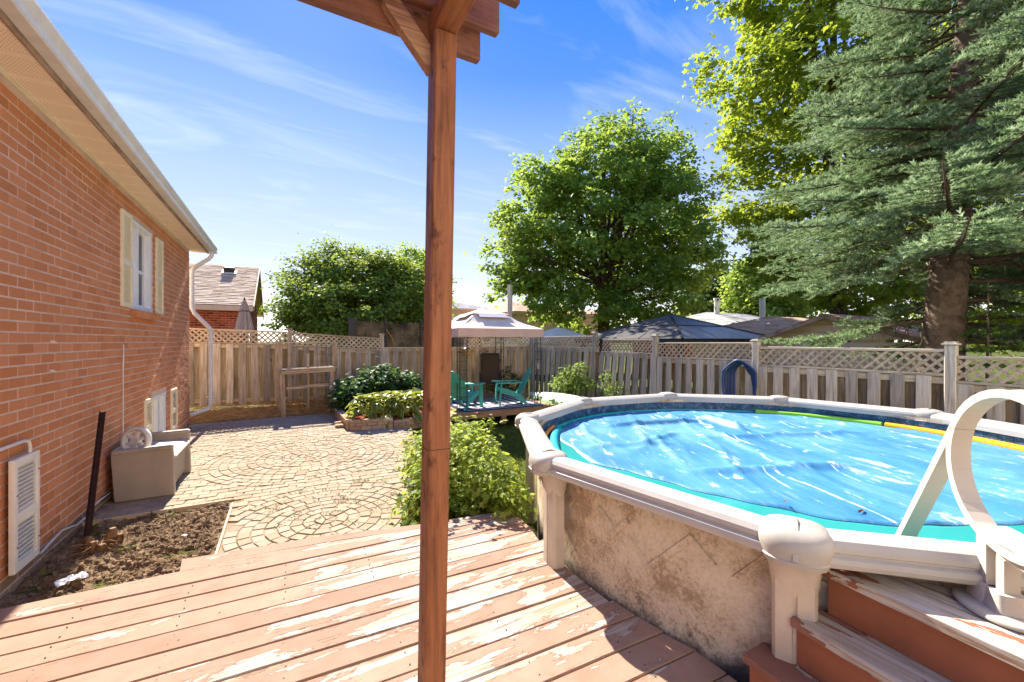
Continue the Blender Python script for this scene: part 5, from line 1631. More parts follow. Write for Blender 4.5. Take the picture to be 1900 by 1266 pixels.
for i in range(4):
    a, b = q[i], q[(i + 1) % 4]; n = 8; k = 6; grid = []
    for r_ in range(k + 1):
        f = r_ / k; s = 1 - f * (1 - hv / hx); z = eave + (zv - eave) * f - .035 * math.sin(math.pi * f)
        for c_ in range(n + 1):
            g_ = c_ / n; grid.append(((a[0] + (b[0] - a[0]) * g_) * s, (a[1] + (b[1] - a[1]) * g_) * s, z - .012 * math.sin(math.pi * g_) * (1 - f)))
    roof.add(grid, [(r_ * (n + 1) + c_, r_ * (n + 1) + c_ + 1, (r_ + 1) * (n + 1) + c_ + 1, (r_ + 1) * (n + 1) + c_) for r_ in range(k) for c_ in range(n)], 0, True)
cano = roof.build('canopy', M['canvas'], gaz)
v_ = MB()
for i in range(4):
    a, b = Vector((*q[i], 0)), Vector((*q[(i + 1) % 4], 0)); n = 16
    pts = [a.lerp(b, k / n) for k in range(n + 1)]; nn = (b - a).normalized().cross(Vector((0, 0, 1)))
    v_.add([p + Vector((0, 0, eave)) - nn * .0 for p in pts] + [p + nn * (.008 * math.sin(k * 1.9)) + Vector((0, 0, val + .006 * math.sin(k * 1.3))) for k, p in enumerate(pts)], [(k, n + 1 + k, n + 2 + k, k + 1) for k in range(n)])
v_.build('valance', M['canvas_val'], gaz)
ms = MB()
for i in range(4):
    a, b = q[i], q[(i + 1) % 4]; s0, s1 = .62, .41
    ms.add([(a[0] * s0 * .8 + b[0] * s0 * .2, a[1] * s0 * .8 + b[1] * s0 * .2, zv - .085), (a[0] * s0 * .2 + b[0] * s0 * .8, a[1] * s0 * .2 + b[1] * s0 * .8, zv - .085), (a[0] * s1 * .12 + b[0] * s1 * .88, a[1] * s1 * .12 + b[1] * s1 * .88, zv + .02), (a[0] * s1 * .88 + b[0] * s1 * .12, a[1] * s1 * .88 + b[1] * s1 * .12, zv + .02)], [(0, 1, 2, 3)])
ms.build('vent_mesh', M['meshcl'], gaz)
tp = MB(); h2 = .50; z2 = 2.31 - PZ; ap = 2.50 - PZ
for i in range(4):
    a, b = q[i], q[(i + 1) % 4]; s = h2 / hx
    grid = []
    for r_ in range(5):
        f = r_ / 4; z = z2 + (ap - z2) * (f ** 1.25)
        for c_ in range(5):
            g_ = c_ / 4; grid.append(((a[0] + (b[0] - a[0]) * g_) * s * (1 - f), (a[1] + (b[1] - a[1]) * g_) * s * (1 - f), z - .02 * math.sin(math.pi * g_) * (1 - f)))
    tp.add(grid, [(r_ * 5 + c_, r_ * 5 + c_ + 1, (r_ + 1) * 5 + c_ + 1, (r_ + 1) * 5 + c_) for r_ in range(4) for c_ in range(4)], 0, True)
tp.build('top_canopy', M['canvas_val'], gaz)
fr = MB()
for i in range(4): fr.tube([(q[i][0] * .97, q[i][1] * .97, eave - .03), (q[i][0] * .4, q[i][1] * .4, zv - .03), (0, 0, ap - .05)], .012, 6)
for i in range(4): fr.tube([(q[i][0] * .97, q[i][1] * .97, eave - .04), (q[(i + 1) % 4][0] * .97, q[(i + 1) % 4][1] * .97, eave - .04)], .012, 6)
fr.build('roof_frame', M['black_metal'], gaz)
for i in range(4):
    cx, cy = q[i][0] * .95, q[i][1] * .95; sx, sy = -math.copysign(1, cx), -math.copysign(1, cy)
    p = MB()
    for (ox, oy) in ((0, 0), (.17 * sx, 0), (0, .17 * sy)): p.tube([(cx + ox, cy + oy, 0), (cx + ox, cy + oy, eave - .03)], .010, 6)
    for k in range(9):
        z = .12 + k * .2
        p.tube([(cx, cy, z), (cx + .17 * sx, cy, z)], .005, 5).tube([(cx, cy, z), (cx, cy + .17 * sy, z)], .005, 5)
    for k in range(3):
        z0 = .3 + k * .5; pts = [(cx + .085 * sx + .05 * math.cos(a_ / 8 * 6.283), cy, z0 + .05 * math.sin(a_ / 8 * 6.283)) for a_ in range(9)]; p.tube(pts, .004, 4, False)
    p.build('corner_post', M['black_metal'], gaz)
tag(MB().box((0, 0, 0), (.05, .03, .11), ch=.004).box((0, -.002, .075), (.06, .04, .03), ch=.004).build('hanging_lantern', M['rim'], None, (5.39, 8.42, 1.02)), 'small white lantern hanging from the front right gazebo post', 'lantern')
# adirondack chairs
M['teal'] = plain('teal_plastic', srgb(76, 176, 158), .45, .35, .02, 4, .08)
def adirondack(label, loc, rz):
    c = thing('adirondack_chair', label, 'chair', loc, rz, 'teal plastic chairs under the gazebo')
    # local: faces -y (front), back at +y
    s = MB(); n = 6
    for k in range(n):
        y0 = -.26 + k * .085; z0 = .36 - k * .028
        MB().box((0, y0 + .04, z0 - .012), (.50 - .004 * k, .074, .018), Matrix.Rotation(R(-18), 3, 'X'), ch=.004).build('seat_slat', M['teal'], c)
    bt = Vector((0, .22, .22)); tilt = R(26); up_ = Vector((0, math.sin(tilt), math.cos(tilt)))
    for k in range(7):
        x = -.225 + k * .075; h = .74 - .20 * abs((k - 3) / 3) ** 2.2
        p0 = bt + Vector((x * .86, 0, 0)); p1 = p0 + up_ * h + Vector((x * .16, 0, 0))
        MB().beam(p0, p1, .066, .016, up=Vector((0, -math.cos(tilt), math.sin(tilt))), ch=.005).build('back_slat', M['teal'], c)
    for h in (.12, .45): MB().beam(bt + up_ * h + Vector((-.24, .016, 0)), bt + up_ * h + Vector((.24, .016, 0)), .014, .05, up=up_).build('back_rail', M['teal'], c)
    for sx in (-1, 1):
        x = sx * .29
        a_ = rounded([(x - .07, -.38), (x + .07, -.38), (x + .055, .15), (x - .02 * sx - .03, .30), (x - .055, .15)], .04)
        MB().prism([(p[0], p[1]) for p in a_], .535, .56, .004).build('arm', M['teal'], c)
        MB().beam((sx * .275, -.29, 0), (sx * .28, -.25, .535), .035, .09, up=(1, 0, 0), ch=.005).build('front_leg', M['teal'], c)
        pr_ = [(-.30, .32), (-.22, .40), (.26, .25), (.40, .04), (.43, 0), (.35, 0), (.26, .10), (.12, .19)]
        m = MB(); n_ = len(pr_); w_ = .028
        m.add([(sx * .235, y_, z_) for y_, z_ in pr_] + [(sx * .235 + sx * w_, y_, z_) for y_, z_ in pr_], [tuple(range(n_)), tuple(range(n_, 2 * n_))[::-1]] + [(i, (i + 1) % n_, (i + 1) % n_ + n_, i + n_) for i in range(n_)])
        m.build('side_rail', M['teal'], c)
    return c
adirondack('teal adirondack chair right of the rug seen from the side', (4.86, 8.92, PZ + .012), R(-106))
adirondack('teal adirondack chair partly behind the pergola post seen from behind', (3.70, 8.95, PZ + .012), R(126))
sd_t = thing('side_table', 'small teal plastic side table behind the left chair', 'table', (4.02, 9.75, PZ + .01), 0)
MB().box((0, 0, .46), (.42, .36, .03), ch=.01).build('top', M['teal'], sd_t)
for sx in (-1, 1):
    for sy in (-1, 1): MB().beam((sx * .17, sy * .14, 0), (sx * .15, sy * .12, .445), .035, .035, ch=.004).build('leg', M['teal'], sd_t)
# sling chair
M['sling'] = plain('brown_sling', srgb(84, 66, 58), .7, .2, .02, 8, .2)
sc = thing('sling_chair', 'brown high back patio chair with sling fabric behind the rug', 'chair', (5.0, 10.25, PZ), R(-24))
rg_ = [(-.28, .44), (.18, .40), (.26, .52), (.46, 1.15), (.5, 1.2), (.49, 1.22)]
MB().sweep([(0, y_, z_) for y_, z_ in rg_], [(-.25, -.006), (.25, -.006), (.25, .006), (-.25, .006)], (1, 0, 0)).build('sling', M['sling'], sc)
for sx in (-1, 1):
    MB().tube([(sx * .26, y_, z_ - .005) for y_, z_ in rg_], .016, 8).build('side_tube', M['black_metal'], sc)
    MB().tube([(sx * .29, -.30, .01), (sx * .29, -.30, .56), (sx * .29, -.26, .62), (sx * .29, .28, .64)], .016, 8).build('arm', M['black_metal'], sc)
    MB().tube([(sx * .27, .30, .01), (sx * .27, .22, .42)], .016, 8).build('rear_leg', M['black_metal'], sc)
MB().tube([(-.27, -.29, .42), (.27, -.29, .42)], .016, 8).build('front_bar', M['black_metal'], sc)
# bird house on the fence
bh = thing('bird_house', 'small wooden bird house on the back fence post', 'bird house', (4.66, 11.12, 1.22))
M['bh'] = plain('bird_house_wood', srgb(206, 160, 92), .8, .2, 0, 6, .2)
MB().box((0, 0, .09), (.14, .12, .18), ch=.004).build('box', M['bh'], bh)
for s in (-1, 1): MB().box((s * .05, 0, .225), (.14, .17, .016), Matrix.Rotation(R(35 * s), 3, 'Y'), ch=.003).build('roof', M['film'], bh)
MB().tube([(0, -.0595, .11), (0, -.0625, .11)], .018, 12).build('entrance', M['black_metal'], bh)

# upturned green boat shell by the fence
M['boat'] = plain('pale_green_gelcoat', srgb(150, 186, 132), .45, .35, 0, 2.5, .12)
M['boat_w'] = plain('white_gelcoat', srgb(214, 216, 200), .45, .35, 0, 3, .1)
bo = thing('boat_shell', 'upturned pale green and white plastic boat hull beside the fence', 'boat', (6.25, 8.4, gz(6.25, 8.4)))
rings = []
for i in range(17):
    f = i / 16; y_ = -1.55 + 3.1 * f; w_ = .42 * (1 - abs(2 * f - 1) ** 2.6) ** .8 + .02; h = .60 + .10 * (math.sin(f * math.pi) - 1)
    rings.append([(w_ * math.cos(a_), y_, .08 + h * math.sin(a_) ** .7 if math.sin(a_) > 0 else .08) for a_ in [math.pi * k / 14 for k in range(15)]])
MB().loft(rings, False, True, closed=False).build('hull', M['boat'], bo)
rings2 = [[(x * 1.0, y_, z + .008) for x, y_, z in r_[4:11]] for r_ in rings]
MB().loft(rings2, False, True, closed=False).build('keel_panel', M['boat_w'], bo)
bo.rotation_euler = (0, 0, R(6))

# hose on the fence
M['hose'] = plain('blue_hose', srgb(36, 66, 112), .45, .4, .02, 10, .15, bump=.5, bscale=120)
for k in range(1):
    m = MB()
    for c_ in range(5):
        ph = c_ * .45; pts = []
        wd = .20 + .035 * c_; bz = .10 - .05 * (c_ % 3)
        for i in range(25):
            a_ = 2 * math.pi * i / 24
            yy = wd * math.cos(a_) * (.55 + .45 * smooth01(1, -1, math.sin(a_))) ; zz = .72 * math.sin(a_) if math.sin(a_) < 0 else .20 * math.sin(a_)
            pts.append((-.055 - .030 * c_ + .015 * math.sin(a_ * 2 + ph), 4.19 + yy + .02 * math.sin(a_ * 3 + ph), 1.06 + zz + .014 * c_))
        m.tube(pts, .018, 8, False)
    hs = m.build('pool_hose', M['hose'], None, (6.86, 0, 0)); tag(hs, 'coiled dark blue pool hose hanging on the side fence', 'hose')

# ---------------------------------------------------------------- planting
INV = lambda p: Matrix.Translation(-Vector(p))
# hostas: each leaf its own piece
def hosta_mat():
    t = NT('hosta_leaf'); v = t.coords(jitter=False); s = t.n('ShaderNodeSeparateXYZ'); t.l(v, s.inputs[0])
    at = t.n('ShaderNodeAttribute'); at.attribute_name = 'edge'
    r = t.rnd()
    base = t.ramp(r, [(0, srgb(84, 104, 30)), (.5, srgb(112, 130, 36)), (1, srgb(150, 156, 52))])
    ribs = t.noise(t.coords(scale=(2, 40, 2)), 1.0, 2)
    base = t.mix(t.math('MULTIPLY', t.step(ribs, .5, .65), .3), base, srgb(60, 84, 24))
    col = t.mix(t.step(at.outputs['Fac'], .55, .8), base, srgb(206, 202, 136))
    t.fin(col, .4, .4)
    tr = t.n('ShaderNodeBsdfTranslucent'); t.l(t.mix(.5, srgb(190, 196, 60), col), tr.inputs[0])
    mx = t.n('ShaderNodeMixShader'); mx.inputs[0].default_value = .35
    t.l(t.b.outputs[0], mx.inputs[1]); t.l(tr.outputs[0], mx.inputs[2]); t.l(mx.outputs[0], t.out.inputs[0])
    return t.m
M['hosta'] = hosta_mat()
def hosta_leaf(bend):
    V = []; E_ = []; F = []
    nl_, nw = 7, 3
    for i in range(nl_ + 1):
        f = i / nl_; w_ = .40 * math.sin(math.pi * min(1, f * 1.02 + .04) ** .8) * (1 - .25 * f) + .012
        x = f * .95; z = .28 * math.sin(f * 1.6) - bend * f * f
        for j in range(-nw, nw + 1):
            g_ = j / nw; V.append((x, g_ * w_, z + .10 * g_ * g_ * (1 - .4 * f) + .03 * math.sin(f * 9) * abs(g_))); E_.append(1.0 if abs(j) == nw or i == nl_ else (.25 if abs(j) == nw - 1 else 0))
    n = 2 * nw + 1
    for i in range(nl_):
        for j in range(n - 1): F.append((i * n + j, i * n + j + 1, (i + 1) * n + j + 1, (i + 1) * n + j))
    me = bpy.data.meshes.new('leaf'); me.from_pydata(V, [], F); a = me.attributes.new('edge', 'FLOAT', 'POINT'); a.data.foreach_set('value', E_)
    me.polygons.foreach_set('use_smooth', [True] * len(F)); me.materials.append(M['hosta']); me.update(); return me
HL = [hosta_leaf(b) for b in (.25, .5, .75, 1.0)]
spots = [(1.35, 8.35, .40, 'hosta clump at the left corner of the block planter'), (1.72, 8.33, .50, 'hosta clump in the middle front of the block planter'), (2.12, 8.30, .54, 'hosta clump spilling over the front blocks of the planter'), (2.5, 8.45, .50, 'hosta clump right end of the planter beside the pergola post'), (1.95, 8.62, .52, 'taller hosta clump behind the front row in the planter')]
for x, y, rr, lab in spots:
    h = thing('hosta_plant', lab, 'plant', (x, y, .1), 0, 'hostas in the planter')
    n = 52
    for k in range(n):
        el_ = (k / n) ** .8; a = k * 2.39996 + random.uniform(-.3, .3)
        rad = rr * (1 - el_) ** .7 * .66; z = .05 + .40 * el_ ** .75
        o = link('leaf', random.choice(HL[1:] if el_ < .6 else HL[:2]), h, (rad * math.cos(a), rad * math.sin(a), z))
        s = random.uniform(.19, .27) * (1 - .2 * el_)
        o.scale = (s, s, s); o.rotation_euler = (random.uniform(-.35, .35), R(25) - el_ * R(45) + random.uniform(-.2, .2), a + random.uniform(-.4, .4))
M['stem'] = plain('green_stem', srgb(84, 92, 40), .7, .2, .1, 8, .2)
def shrub(name, label, loc, blobs, mat, clump, ncl, per, leaf, tpl=STAR, group=None, up=.6, stems=14, cat='shrub', flat=.7):
    s = thing(name, label, cat, loc, group=group); inv = INV(loc)
    P, O, RN, C_ = crown_points(blobs, clump, ncl, per, flat, .5)
    zmin = loc[2] + .02; k = P[:, 2] > zmin; P, O, RN = P[k], O[k], RN[k]
    o = leaves_obj('foliage', [leaf_cloud(P, leaf, tpl, up, RN, O)], mat, s, inv); tag(o, kind='stuff')
    m = MB()
    for i in rng.choice(len(C_), min(stems, len(C_)), replace=False):
        c = Vector(C_[i]); b = Vector(loc) + Vector((random.uniform(-.1, .1), random.uniform(-.1, .1), 0))
        m.tube([b, b.lerp(c, .5) + Vector((0, 0, .08)), c], [.010, .007, .003], 5)
    m.build('stems', M['stem'], s).matrix_parent_inverse = inv
    return s
M['dark_leaf'] = leaf_mat('dark_shrub_leaf', srgb(30, 58, 26), srgb(52, 84, 38), srgb(84, 116, 58), (.18, .32, .05), .35)
shrub('leafy_shrub', 'dark green leafy shrub behind the hostas left of centre', (1.5, 9.75, .1), [((1.45, 9.7, .45), (.48, .45, .42)), ((1.85, 9.9, .55), (.5, .45, .48)), ((1.2, 9.6, .28), (.35, .35, .25))], M['dark_leaf'], .16, 130, 26, .10, group='shrubs along the back fence')
shrub('leafy_shrub', 'dark green leafy shrub behind the hostas near the pergola post', (2.4, 10.1, .05), [((2.35, 10.1, .5), (.5, .45, .45)), ((2.75, 10.2, .4), (.5, .45, .40))], M['dark_leaf'], .16, 110, 26, .10, group='shrubs along the back fence')
# shrub beside the pool, nearest leaves single
M['bush_leaf'] = leaf_mat('bush_leaf', srgb(70, 100, 32), srgb(114, 138, 46), srgb(168, 176, 74), (.52, .64, .07), .44)
bl = (1.45, 3.85, -.12)
bs = shrub('flowering_shrub', 'bright green leafy shrub between the deck and the pool', bl, [((1.50, 3.75, .22), (.40, .42, .40)), ((1.72, 3.55, .20), (.25, .38, .36)), ((1.25, 3.9, .12), (.28, .35, .28)), ((1.55, 4.25, .30), (.42, .42, .38)), ((1.15, 3.65, .05), (.25, .22, .22)), ((1.70, 3.22, .12), (.16, .2, .26)), ((1.85, 4.5, .35), (.35, .4, .35)), ((1.55, 4.8, .22), (.35, .35, .30))], M['bush_leaf'], .11, 640, 13, .056, stems=40)
T, F_ = STAR; vfan = []
lf_me = []
for k in range(6):
    m = MB(); V = [Vector(p) for p in T]
    for p in V: p.z += .12 * math.sin(p.x * 3 + k) - .1 * k / 6 * p.x * p.x
    m.add(V, [tuple(f) for f in F_], .12 + .15 * k); lf_me.append(m.mesh('leaf', M['bush_leaf']))
for k in range(240):
    a = random.uniform(2.4, 6.6); e = random.uniform(.1, 1.4)
    c, rd = random.choice((((1.50, 3.75, .24), (.42, .44, .42)), ((1.72, 3.55, .22), (.26, .40, .38)), ((1.25, 3.9, .12), (.30, .37, .30)), ((1.55, 4.25, .32), (.44, .44, .40)), ((1.15, 3.65, .06), (.27, .24, .24)), ((1.70, 3.22, .14), (.17, .21, .28))))
    p = (c[0] + rd[0] * math.cos(a) * math.cos(e) * 1.05 - bl[0], c[1] + rd[1] * math.sin(a) * math.cos(e) * 1.05 - bl[1], c[2] + rd[2] * math.sin(e) * 1.05 - bl[2])
    o = link('leaf', random.choice(lf_me), bs, p); s = random.uniform(.055, .085); o.scale = (s, s, s)
    o.rotation_euler = (random.uniform(-.6, .6), random.uniform(.0, .9), a + random.uniform(-.6, .6))
# tall shoots with flowers
M['flower'] = plain('pink_blossom', srgb(214, 120, 138), .7, .2, .15, 8, .1)
M['flower_w'] = plain('pale_blossom', srgb(226, 196, 186), .7, .2, .1, 8, .1)
for k, (x, y, z) in enumerate(((1.78, 4.55, .86), (1.98, 4.45, .78), (2.12, 4.35, .76), (1.62, 4.95, .62), (1.08, 3.85, .36), (1.2, 4.4, .45))):
    b = Vector((x - .1, y - .1, .1)); e = Vector((x, y, z))
    sm_ = MB().tube([b, b.lerp(e, .5) + Vector((.02, 0, .03)), e], [.006, .005, .003], 5).build('shoot', M['stem'], bs); sm_.matrix_parent_inverse = INV(bl)
    for j in range(5):
        p = b.lerp(e, .55 + .1 * j); o = link('leaf', random.choice(lf_me), bs, p - Vector(bl)); s = random.uniform(.06, .10); o.scale = (s, s, s); o.rotation_euler = (random.uniform(-.4, .4), random.uniform(-.5, .3), j * 2.1 + k)
    m = MB()
    for j in range(9):
        a = j * 2.4; d = Vector((math.cos(a), math.sin(a), .6 + .3 * (j % 3))).normalized() * .028
        sd_ = d.cross(Vector((0, 0, 1))).normalized() * .011
        m.add([e, e + d * .6 + sd_, e + d, e + d * .6 - sd_], [(0, 1, 2, 3)])
    m.build('blossom', M['flower'] if k % 2 else M['flower_w'], bs).matrix_parent_inverse = INV(bl)
# plants along the side fence and round the gazebo
M['mid_leaf'] = leaf_mat('border_leaf', srgb(70, 98, 34), srgb(104, 130, 50), srgb(150, 166, 84), (.4, .5, .08), .42)
g1 = gz(6.3, 8.7)
shrub('rose_shrub', 'pale leafy rose shrub against the side fence behind the boat', (6.6, 8.75, g1), [((6.55, 8.8, .6), (.25, .5, .38)), ((6.6, 8.3, .7), (.2, .3, .35))], M['mid_leaf'], .12, 70, 18, .08, group='plants along the side fence')
shrub('fennel_plant', 'feathery yellow green plant against the side fence', (6.62, 7.35, g1), [((6.6, 7.35, .55), (.2, .26, .42)), ((6.6, 7.15, .35), (.2, .3, .3))], M['mid_leaf'], .10, 45, 16, .05, tpl=KITE, group='plants along the side fence')
shrub('low_plant', 'low yellow green plants on the ground right of the gazebo platform', (6.0, 8.15, -.3), [((6.0, 8.4, -.08), (.4, .35, .24)), ((6.1, 7.8, -.1), (.4, .5, .22)), ((5.95, 8.9, -.05), (.2, .5, .25))], M['mid_leaf'], .12, 80, 18, .09, group='plants along the side fence')
shrub('climbing_vine', 'dark climbing leaves on the back fence behind the sling chair', (5.75, 10.95, -.1), [((5.7, 10.98, .5), (.35, .12, .6)), ((6.2, 11.0, .3), (.4, .12, .4))], M['dark_leaf'], .12, 50, 16, .07, group='shrubs along the back fence')
# lawn
M['grass'] = leaf_mat('grass_blade', srgb(58, 80, 22), srgb(88, 104, 32), srgb(136, 140, 60), (.4, .5, .05), .35)
n = 42000
X = rng.uniform(1.3, 6.7, n); Y = rng.uniform(4.2, 9.8, n)
right = 1.42 + (Y - 5.1) * .235
right = np.where(Y > 7.7, 2.65, right) + rng.normal(0, .06, n)
keep = (X > right) & ~((X > 3.05) & (X < 5.85) & (Y > 8.3)) & (np.hypot(X - PC.x, Y - PC.y) > 2.25)
X, Y = X[keep], Y[keep]; n = len(X)
Z = np.array([gz(x, y) for x, y in zip(X, Y)]) - .012
a = rng.uniform(0, 6.283, n); h = rng.uniform(.03, .075, n); w_ = .0045
dx, dy = np.cos(a), np.sin(a); ln_ = rng.uniform(.2, .8, n) * h
V = np.stack([np.stack([X - dy * w_, Y + dx * w_, Z], 1), np.stack([X + dy * w_, Y - dx * w_, Z], 1), np.stack([X + dx * ln_, Y + dy * ln_, Z + h], 1)], 1).reshape(-1, 3)
gr = link('grass', np_mesh('grass', V, np.arange(len(V)).reshape(-1, 3), rng.random(n))); gr.data.materials.append(M['grass'])
tag(gr, 'short lawn grass between the patio and the gazebo', 'grass', kind='stuff')
# ---------------------------------------------------------------- neighbouring plots
M['shingle'] = None
def shingle_mat(name, a, b, c):
    t = NT(name); v = t.coords(jitter=False); r = t.rnd()
    col = t.ramp(r, [(0, a), (.5, b), (1, c)])
    col = t.mix(t.math('MULTIPLY', t.step(t.noise(v, 60, 4, .7), .45, .7), .4), col, a)
    t.bump(t.noise(v, 80, 4), .6, .01)
    return t.fin(col, .95, .08)
M['sh_pink'] = shingle_mat('shingle_greige', srgb(166, 142, 116), srgb(196, 172, 144), srgb(214, 192, 166))
M['sh_brown'] = shingle_mat('shingle_brown', srgb(196, 152, 126), srgb(216, 176, 150), srgb(226, 192, 168))
M['sh_grey'] = shingle_mat('shingle_grey', srgb(150, 146, 142), srgb(170, 166, 162), srgb(186, 184, 180))
def shingle_roof(p0, p1, p2, p3, mat, name, parent, course=.14, tab=.30, inv=None, th=.012):
    """p0-p1 eave, p3-p2 ridge (same side order)"""
    p0, p1, p2, p3 = map(Vector, (p0, p1, p2, p3)); m = MB()
    nrm = (p1 - p0).cross(p3 - p0).normalized()
    if nrm.z < 0: nrm = -nrm
    H_ = ((p3 - p0).length + (p2 - p1).length) / 2; n = int(H_ / course)
    m.add([p0, p1, p2, p3], [(0, 1, 2, 3)])
    for k in range(n):
        f0, f1 = k / n, min(1, (k + 1.05) / n)
        a0, b0 = p0.lerp(p3, f0), p1.lerp(p2, f0); a1, b1 = p0.lerp(p3, f1), p1.lerp(p2, f1)
        L = (b0 - a0).length; nt_ = max(1, int(L / tab)); off = random.random()
        for j in range(-1, nt_):
            g0, g1 = max(0, (j + off) / nt_), min(1, (j + 1 + off) / nt_)
            if g1 <= g0: continue
            g1 -= .006 / max(L, .01)
            lift = nrm * (th * random.uniform(.7, 1.6)); q0, q1 = a0.lerp(b0, g0), a0.lerp(b0, g1); r1, r0 = a1.lerp(b1, g1), a1.lerp(b1, g0)
            m.add([q0 + lift, q1 + lift, r1 + nrm * .002, r0 + nrm * .002, q0, q1], [(0, 1, 2, 3), (4, 5, 1, 0)], random.uniform(.02, .98))
    o = m.build(name, mat, parent)
    if inv is not None: o.matrix_parent_inverse = inv
    return o
def brick_face(parent, inv, p0, p1, z0, z1, mat, nrm, skip=()):
    """real bricks on a wall face from p0 to p1"""
    p0, p1 = Vector(p0), Vector(p1); d = (p1 - p0); L = d.length; d.normalize(); m = MB(); row = 0; z = z0
    while z < z1:
        s = -(row % 2) * .1025
        while s < L:
            a, b = max(0, s + .005), min(L, s + .2)
            if b - a > .02:
                c = p0 + d * ((a + b) / 2)
                m.beam(c - d * (b - a) / 2 + Vector((0, 0, z + .0335)), c + d * (b - a) / 2 + Vector((0, 0, z + .0335)), .02, .066, rnd=random.uniform(.02, .98))
            s += .205
        z += .0765; row += 1
    o = m.build('brick_field', mat, parent); o.matrix_parent_inverse = inv; tag(o, kind='stuff'); return o
# brick house behind the back fence
nb = (-5, 16.2, 0); inv = INV(nb)
nh = thing('brick_bungalow', 'neighbouring red brick house with greige shingle roof behind the back fence', 'house', nb)
o = MB().box((-5.1, 19.6, 1.3), (7.9, 6.6, 2.8)).build('wall', M['mortar'], nh); o.matrix_parent_inverse = inv
brick_face(nh, inv, (-5.6, 16.295, 0), (-1.145, 16.295, 0), 1.2, 2.72, M['brick_far'], (0, -1, 0))
brick_face(nh, inv, (-1.145, 16.30, 0), (-1.145, 22.85, 0), 1.2, 2.72, M['brick_far'], (1, 0, 0))
g = MB().add([(-1.15, 16.25, 2.68), (-1.15, 22.9, 2.68), (-1.15, 19.6, 4.4)], [(0, 1, 2)]); o = g.build('gable', M['brick_far'], nh); o.matrix_parent_inverse = inv
shingle_roof((-9.4, 15.95, 2.80), (-.92, 15.95, 2.80), (-.92, 19.6, 4.62), (-9.4, 19.6, 4.62), M['sh_pink'], 'roof', nh, .14, .3, inv, .016)
shingle_roof((-9.4, 23.25, 2.80), (-.92, 23.25, 2.80), (-.92, 19.6, 4.62), (-9.4, 19.6, 4.62), M['sh_pink'], 'roof', nh, .3, .6, inv)
M['eave'] = plain('beige_eave', srgb(206, 176, 146), .6, .2, 0, 4, .1)
o = MB().box((-5.16, 15.93, 2.70), (8.5, .07, .17), ch=.01).box((-5.16, 16.1, 2.63), (8.4, .35, .02)).build('eave_trim', M['eave'], nh); o.matrix_parent_inverse = inv
o = MB().beam((-.90, 15.95, 2.72), (-.90, 19.6, 4.54), .03, .15).beam((-.90, 23.25, 2.72), (-.90, 19.6, 4.54), .03, .15).build('rake_board', M['fascia'], nh); o.matrix_parent_inverse = inv
o = MB().box((-1.84, 18.75, 4.34), (.34, .28, .22), Matrix.Rotation(R(20), 3, 'X'), ch=.02).build('roof_vent', M['black_metal'], nh); o.matrix_parent_inverse = inv
o = MB().box((-1.84, 18.72, 4.25), (.46, .36, .02), Matrix.Rotation(R(26), 3, 'X')).build('vent_flashing', M['white_metal'], nh); o.matrix_parent_inverse = inv
o = MB().box((-1.13, 17.2, 1.9), (.03, .7, 1.0)).build('window', M['white_vinyl'], nh); o.matrix_parent_inverse = inv
o2 = MB().box((-1.11, 17.2, 1.9), (.012, .55, .85)).build('pane', M['glass'], o)
# closed umbrella
um = thing('patio_umbrella', 'closed grey striped patio umbrella in front of the brick neighbour house', 'umbrella', (-.98, 13.5, 0))
MB().tube([(0, 0, 0), (0, 0, 2.82)], .02, 8).build('pole', M['black_metal'], um)
rings = []
for z, r_ in ((1.85, .19), (2.0, .18), (2.2, .15), (2.4, .115), (2.47, .10), (2.5, .095), (2.65, .065), (2.76, .03)):
    rings.append([(r_ * (1 + .22 * (-1) ** k) * math.cos(k / 20 * 6.283), r_ * (1 + .22 * (-1) ** k) * math.sin(k / 20 * 6.283), z) for k in range(20)])
M['umb'] = plain('grey_canvas', srgb(160, 146, 138), .85, .1, 0, 4, .15)
MB().loft(rings, True, False).build('canopy', M['umb'], um)
MB().tube([(0, 0, 2.78), (0, 0, 2.84)], [.03, .012], 8).build('finial', M['black_metal'], um)
MB().loft([[(r_ * math.cos(k / 16 * 6.283), r_ * math.sin(k / 16 * 6.283), z) for k in range(16)] for z, r_ in ((2.455, .125), (2.475, .122))], False, True).build('tie', M['black_metal'], um)
# dark privacy screen
ps = thing('privacy_screen', 'dark brown mesh privacy screen on black posts behind the back fence', 'screen', (3.0, 12.9, 0))
def screen_mat():
    t = NT('screen_mesh'); v = t.position((1, 1, 1))
    col = t.ramp(t.noise(v, 2.2, 5, .65), [(.35, srgb(46, 42, 36)), (.55, srgb(100, 88, 70)), (.75, srgb(132, 118, 94))])
    t.fin(col, .9, .1)
    tr = t.n('ShaderNodeBsdfTransparent'); mx = t.n('ShaderNodeMixShader'); mx.inputs[0].default_value = .22
    t.l(t.b.outputs[0], mx.inputs[1]); t.l(tr.outputs[0], mx.inputs[2]); t.l(mx.outputs[0], t.out.inputs[0]); return t.m
M['screen'] = screen_mat()
xs = [-1.26, -.28, .82, 1.9, 2.9]
for i, x in enumerate(xs):
    MB().box((x, 0, 1.1), (.22 if i == 0 else .06, .06, 2.44), ch=.005).build('post', M['black_metal'], ps)
for a, b in zip(xs, xs[1:]):
    q_ = []; n = 8
    for i in range(n + 1):
        for j in range(5): q_.append((a + (b - a) * i / n, .035 + .01 * math.sin(i + j), .2 + j * .5125 + (-.03 * math.sin(math.pi * i / n) if j == 4 else 0)))
    MB().add(q_, [(i * 5 + j, (i + 1) * 5 + j, (i + 1) * 5 + j + 1, i * 5 + j + 1) for i in range(n) for j in range(4)], 0, True).build('mesh_panel', M['screen'], ps)
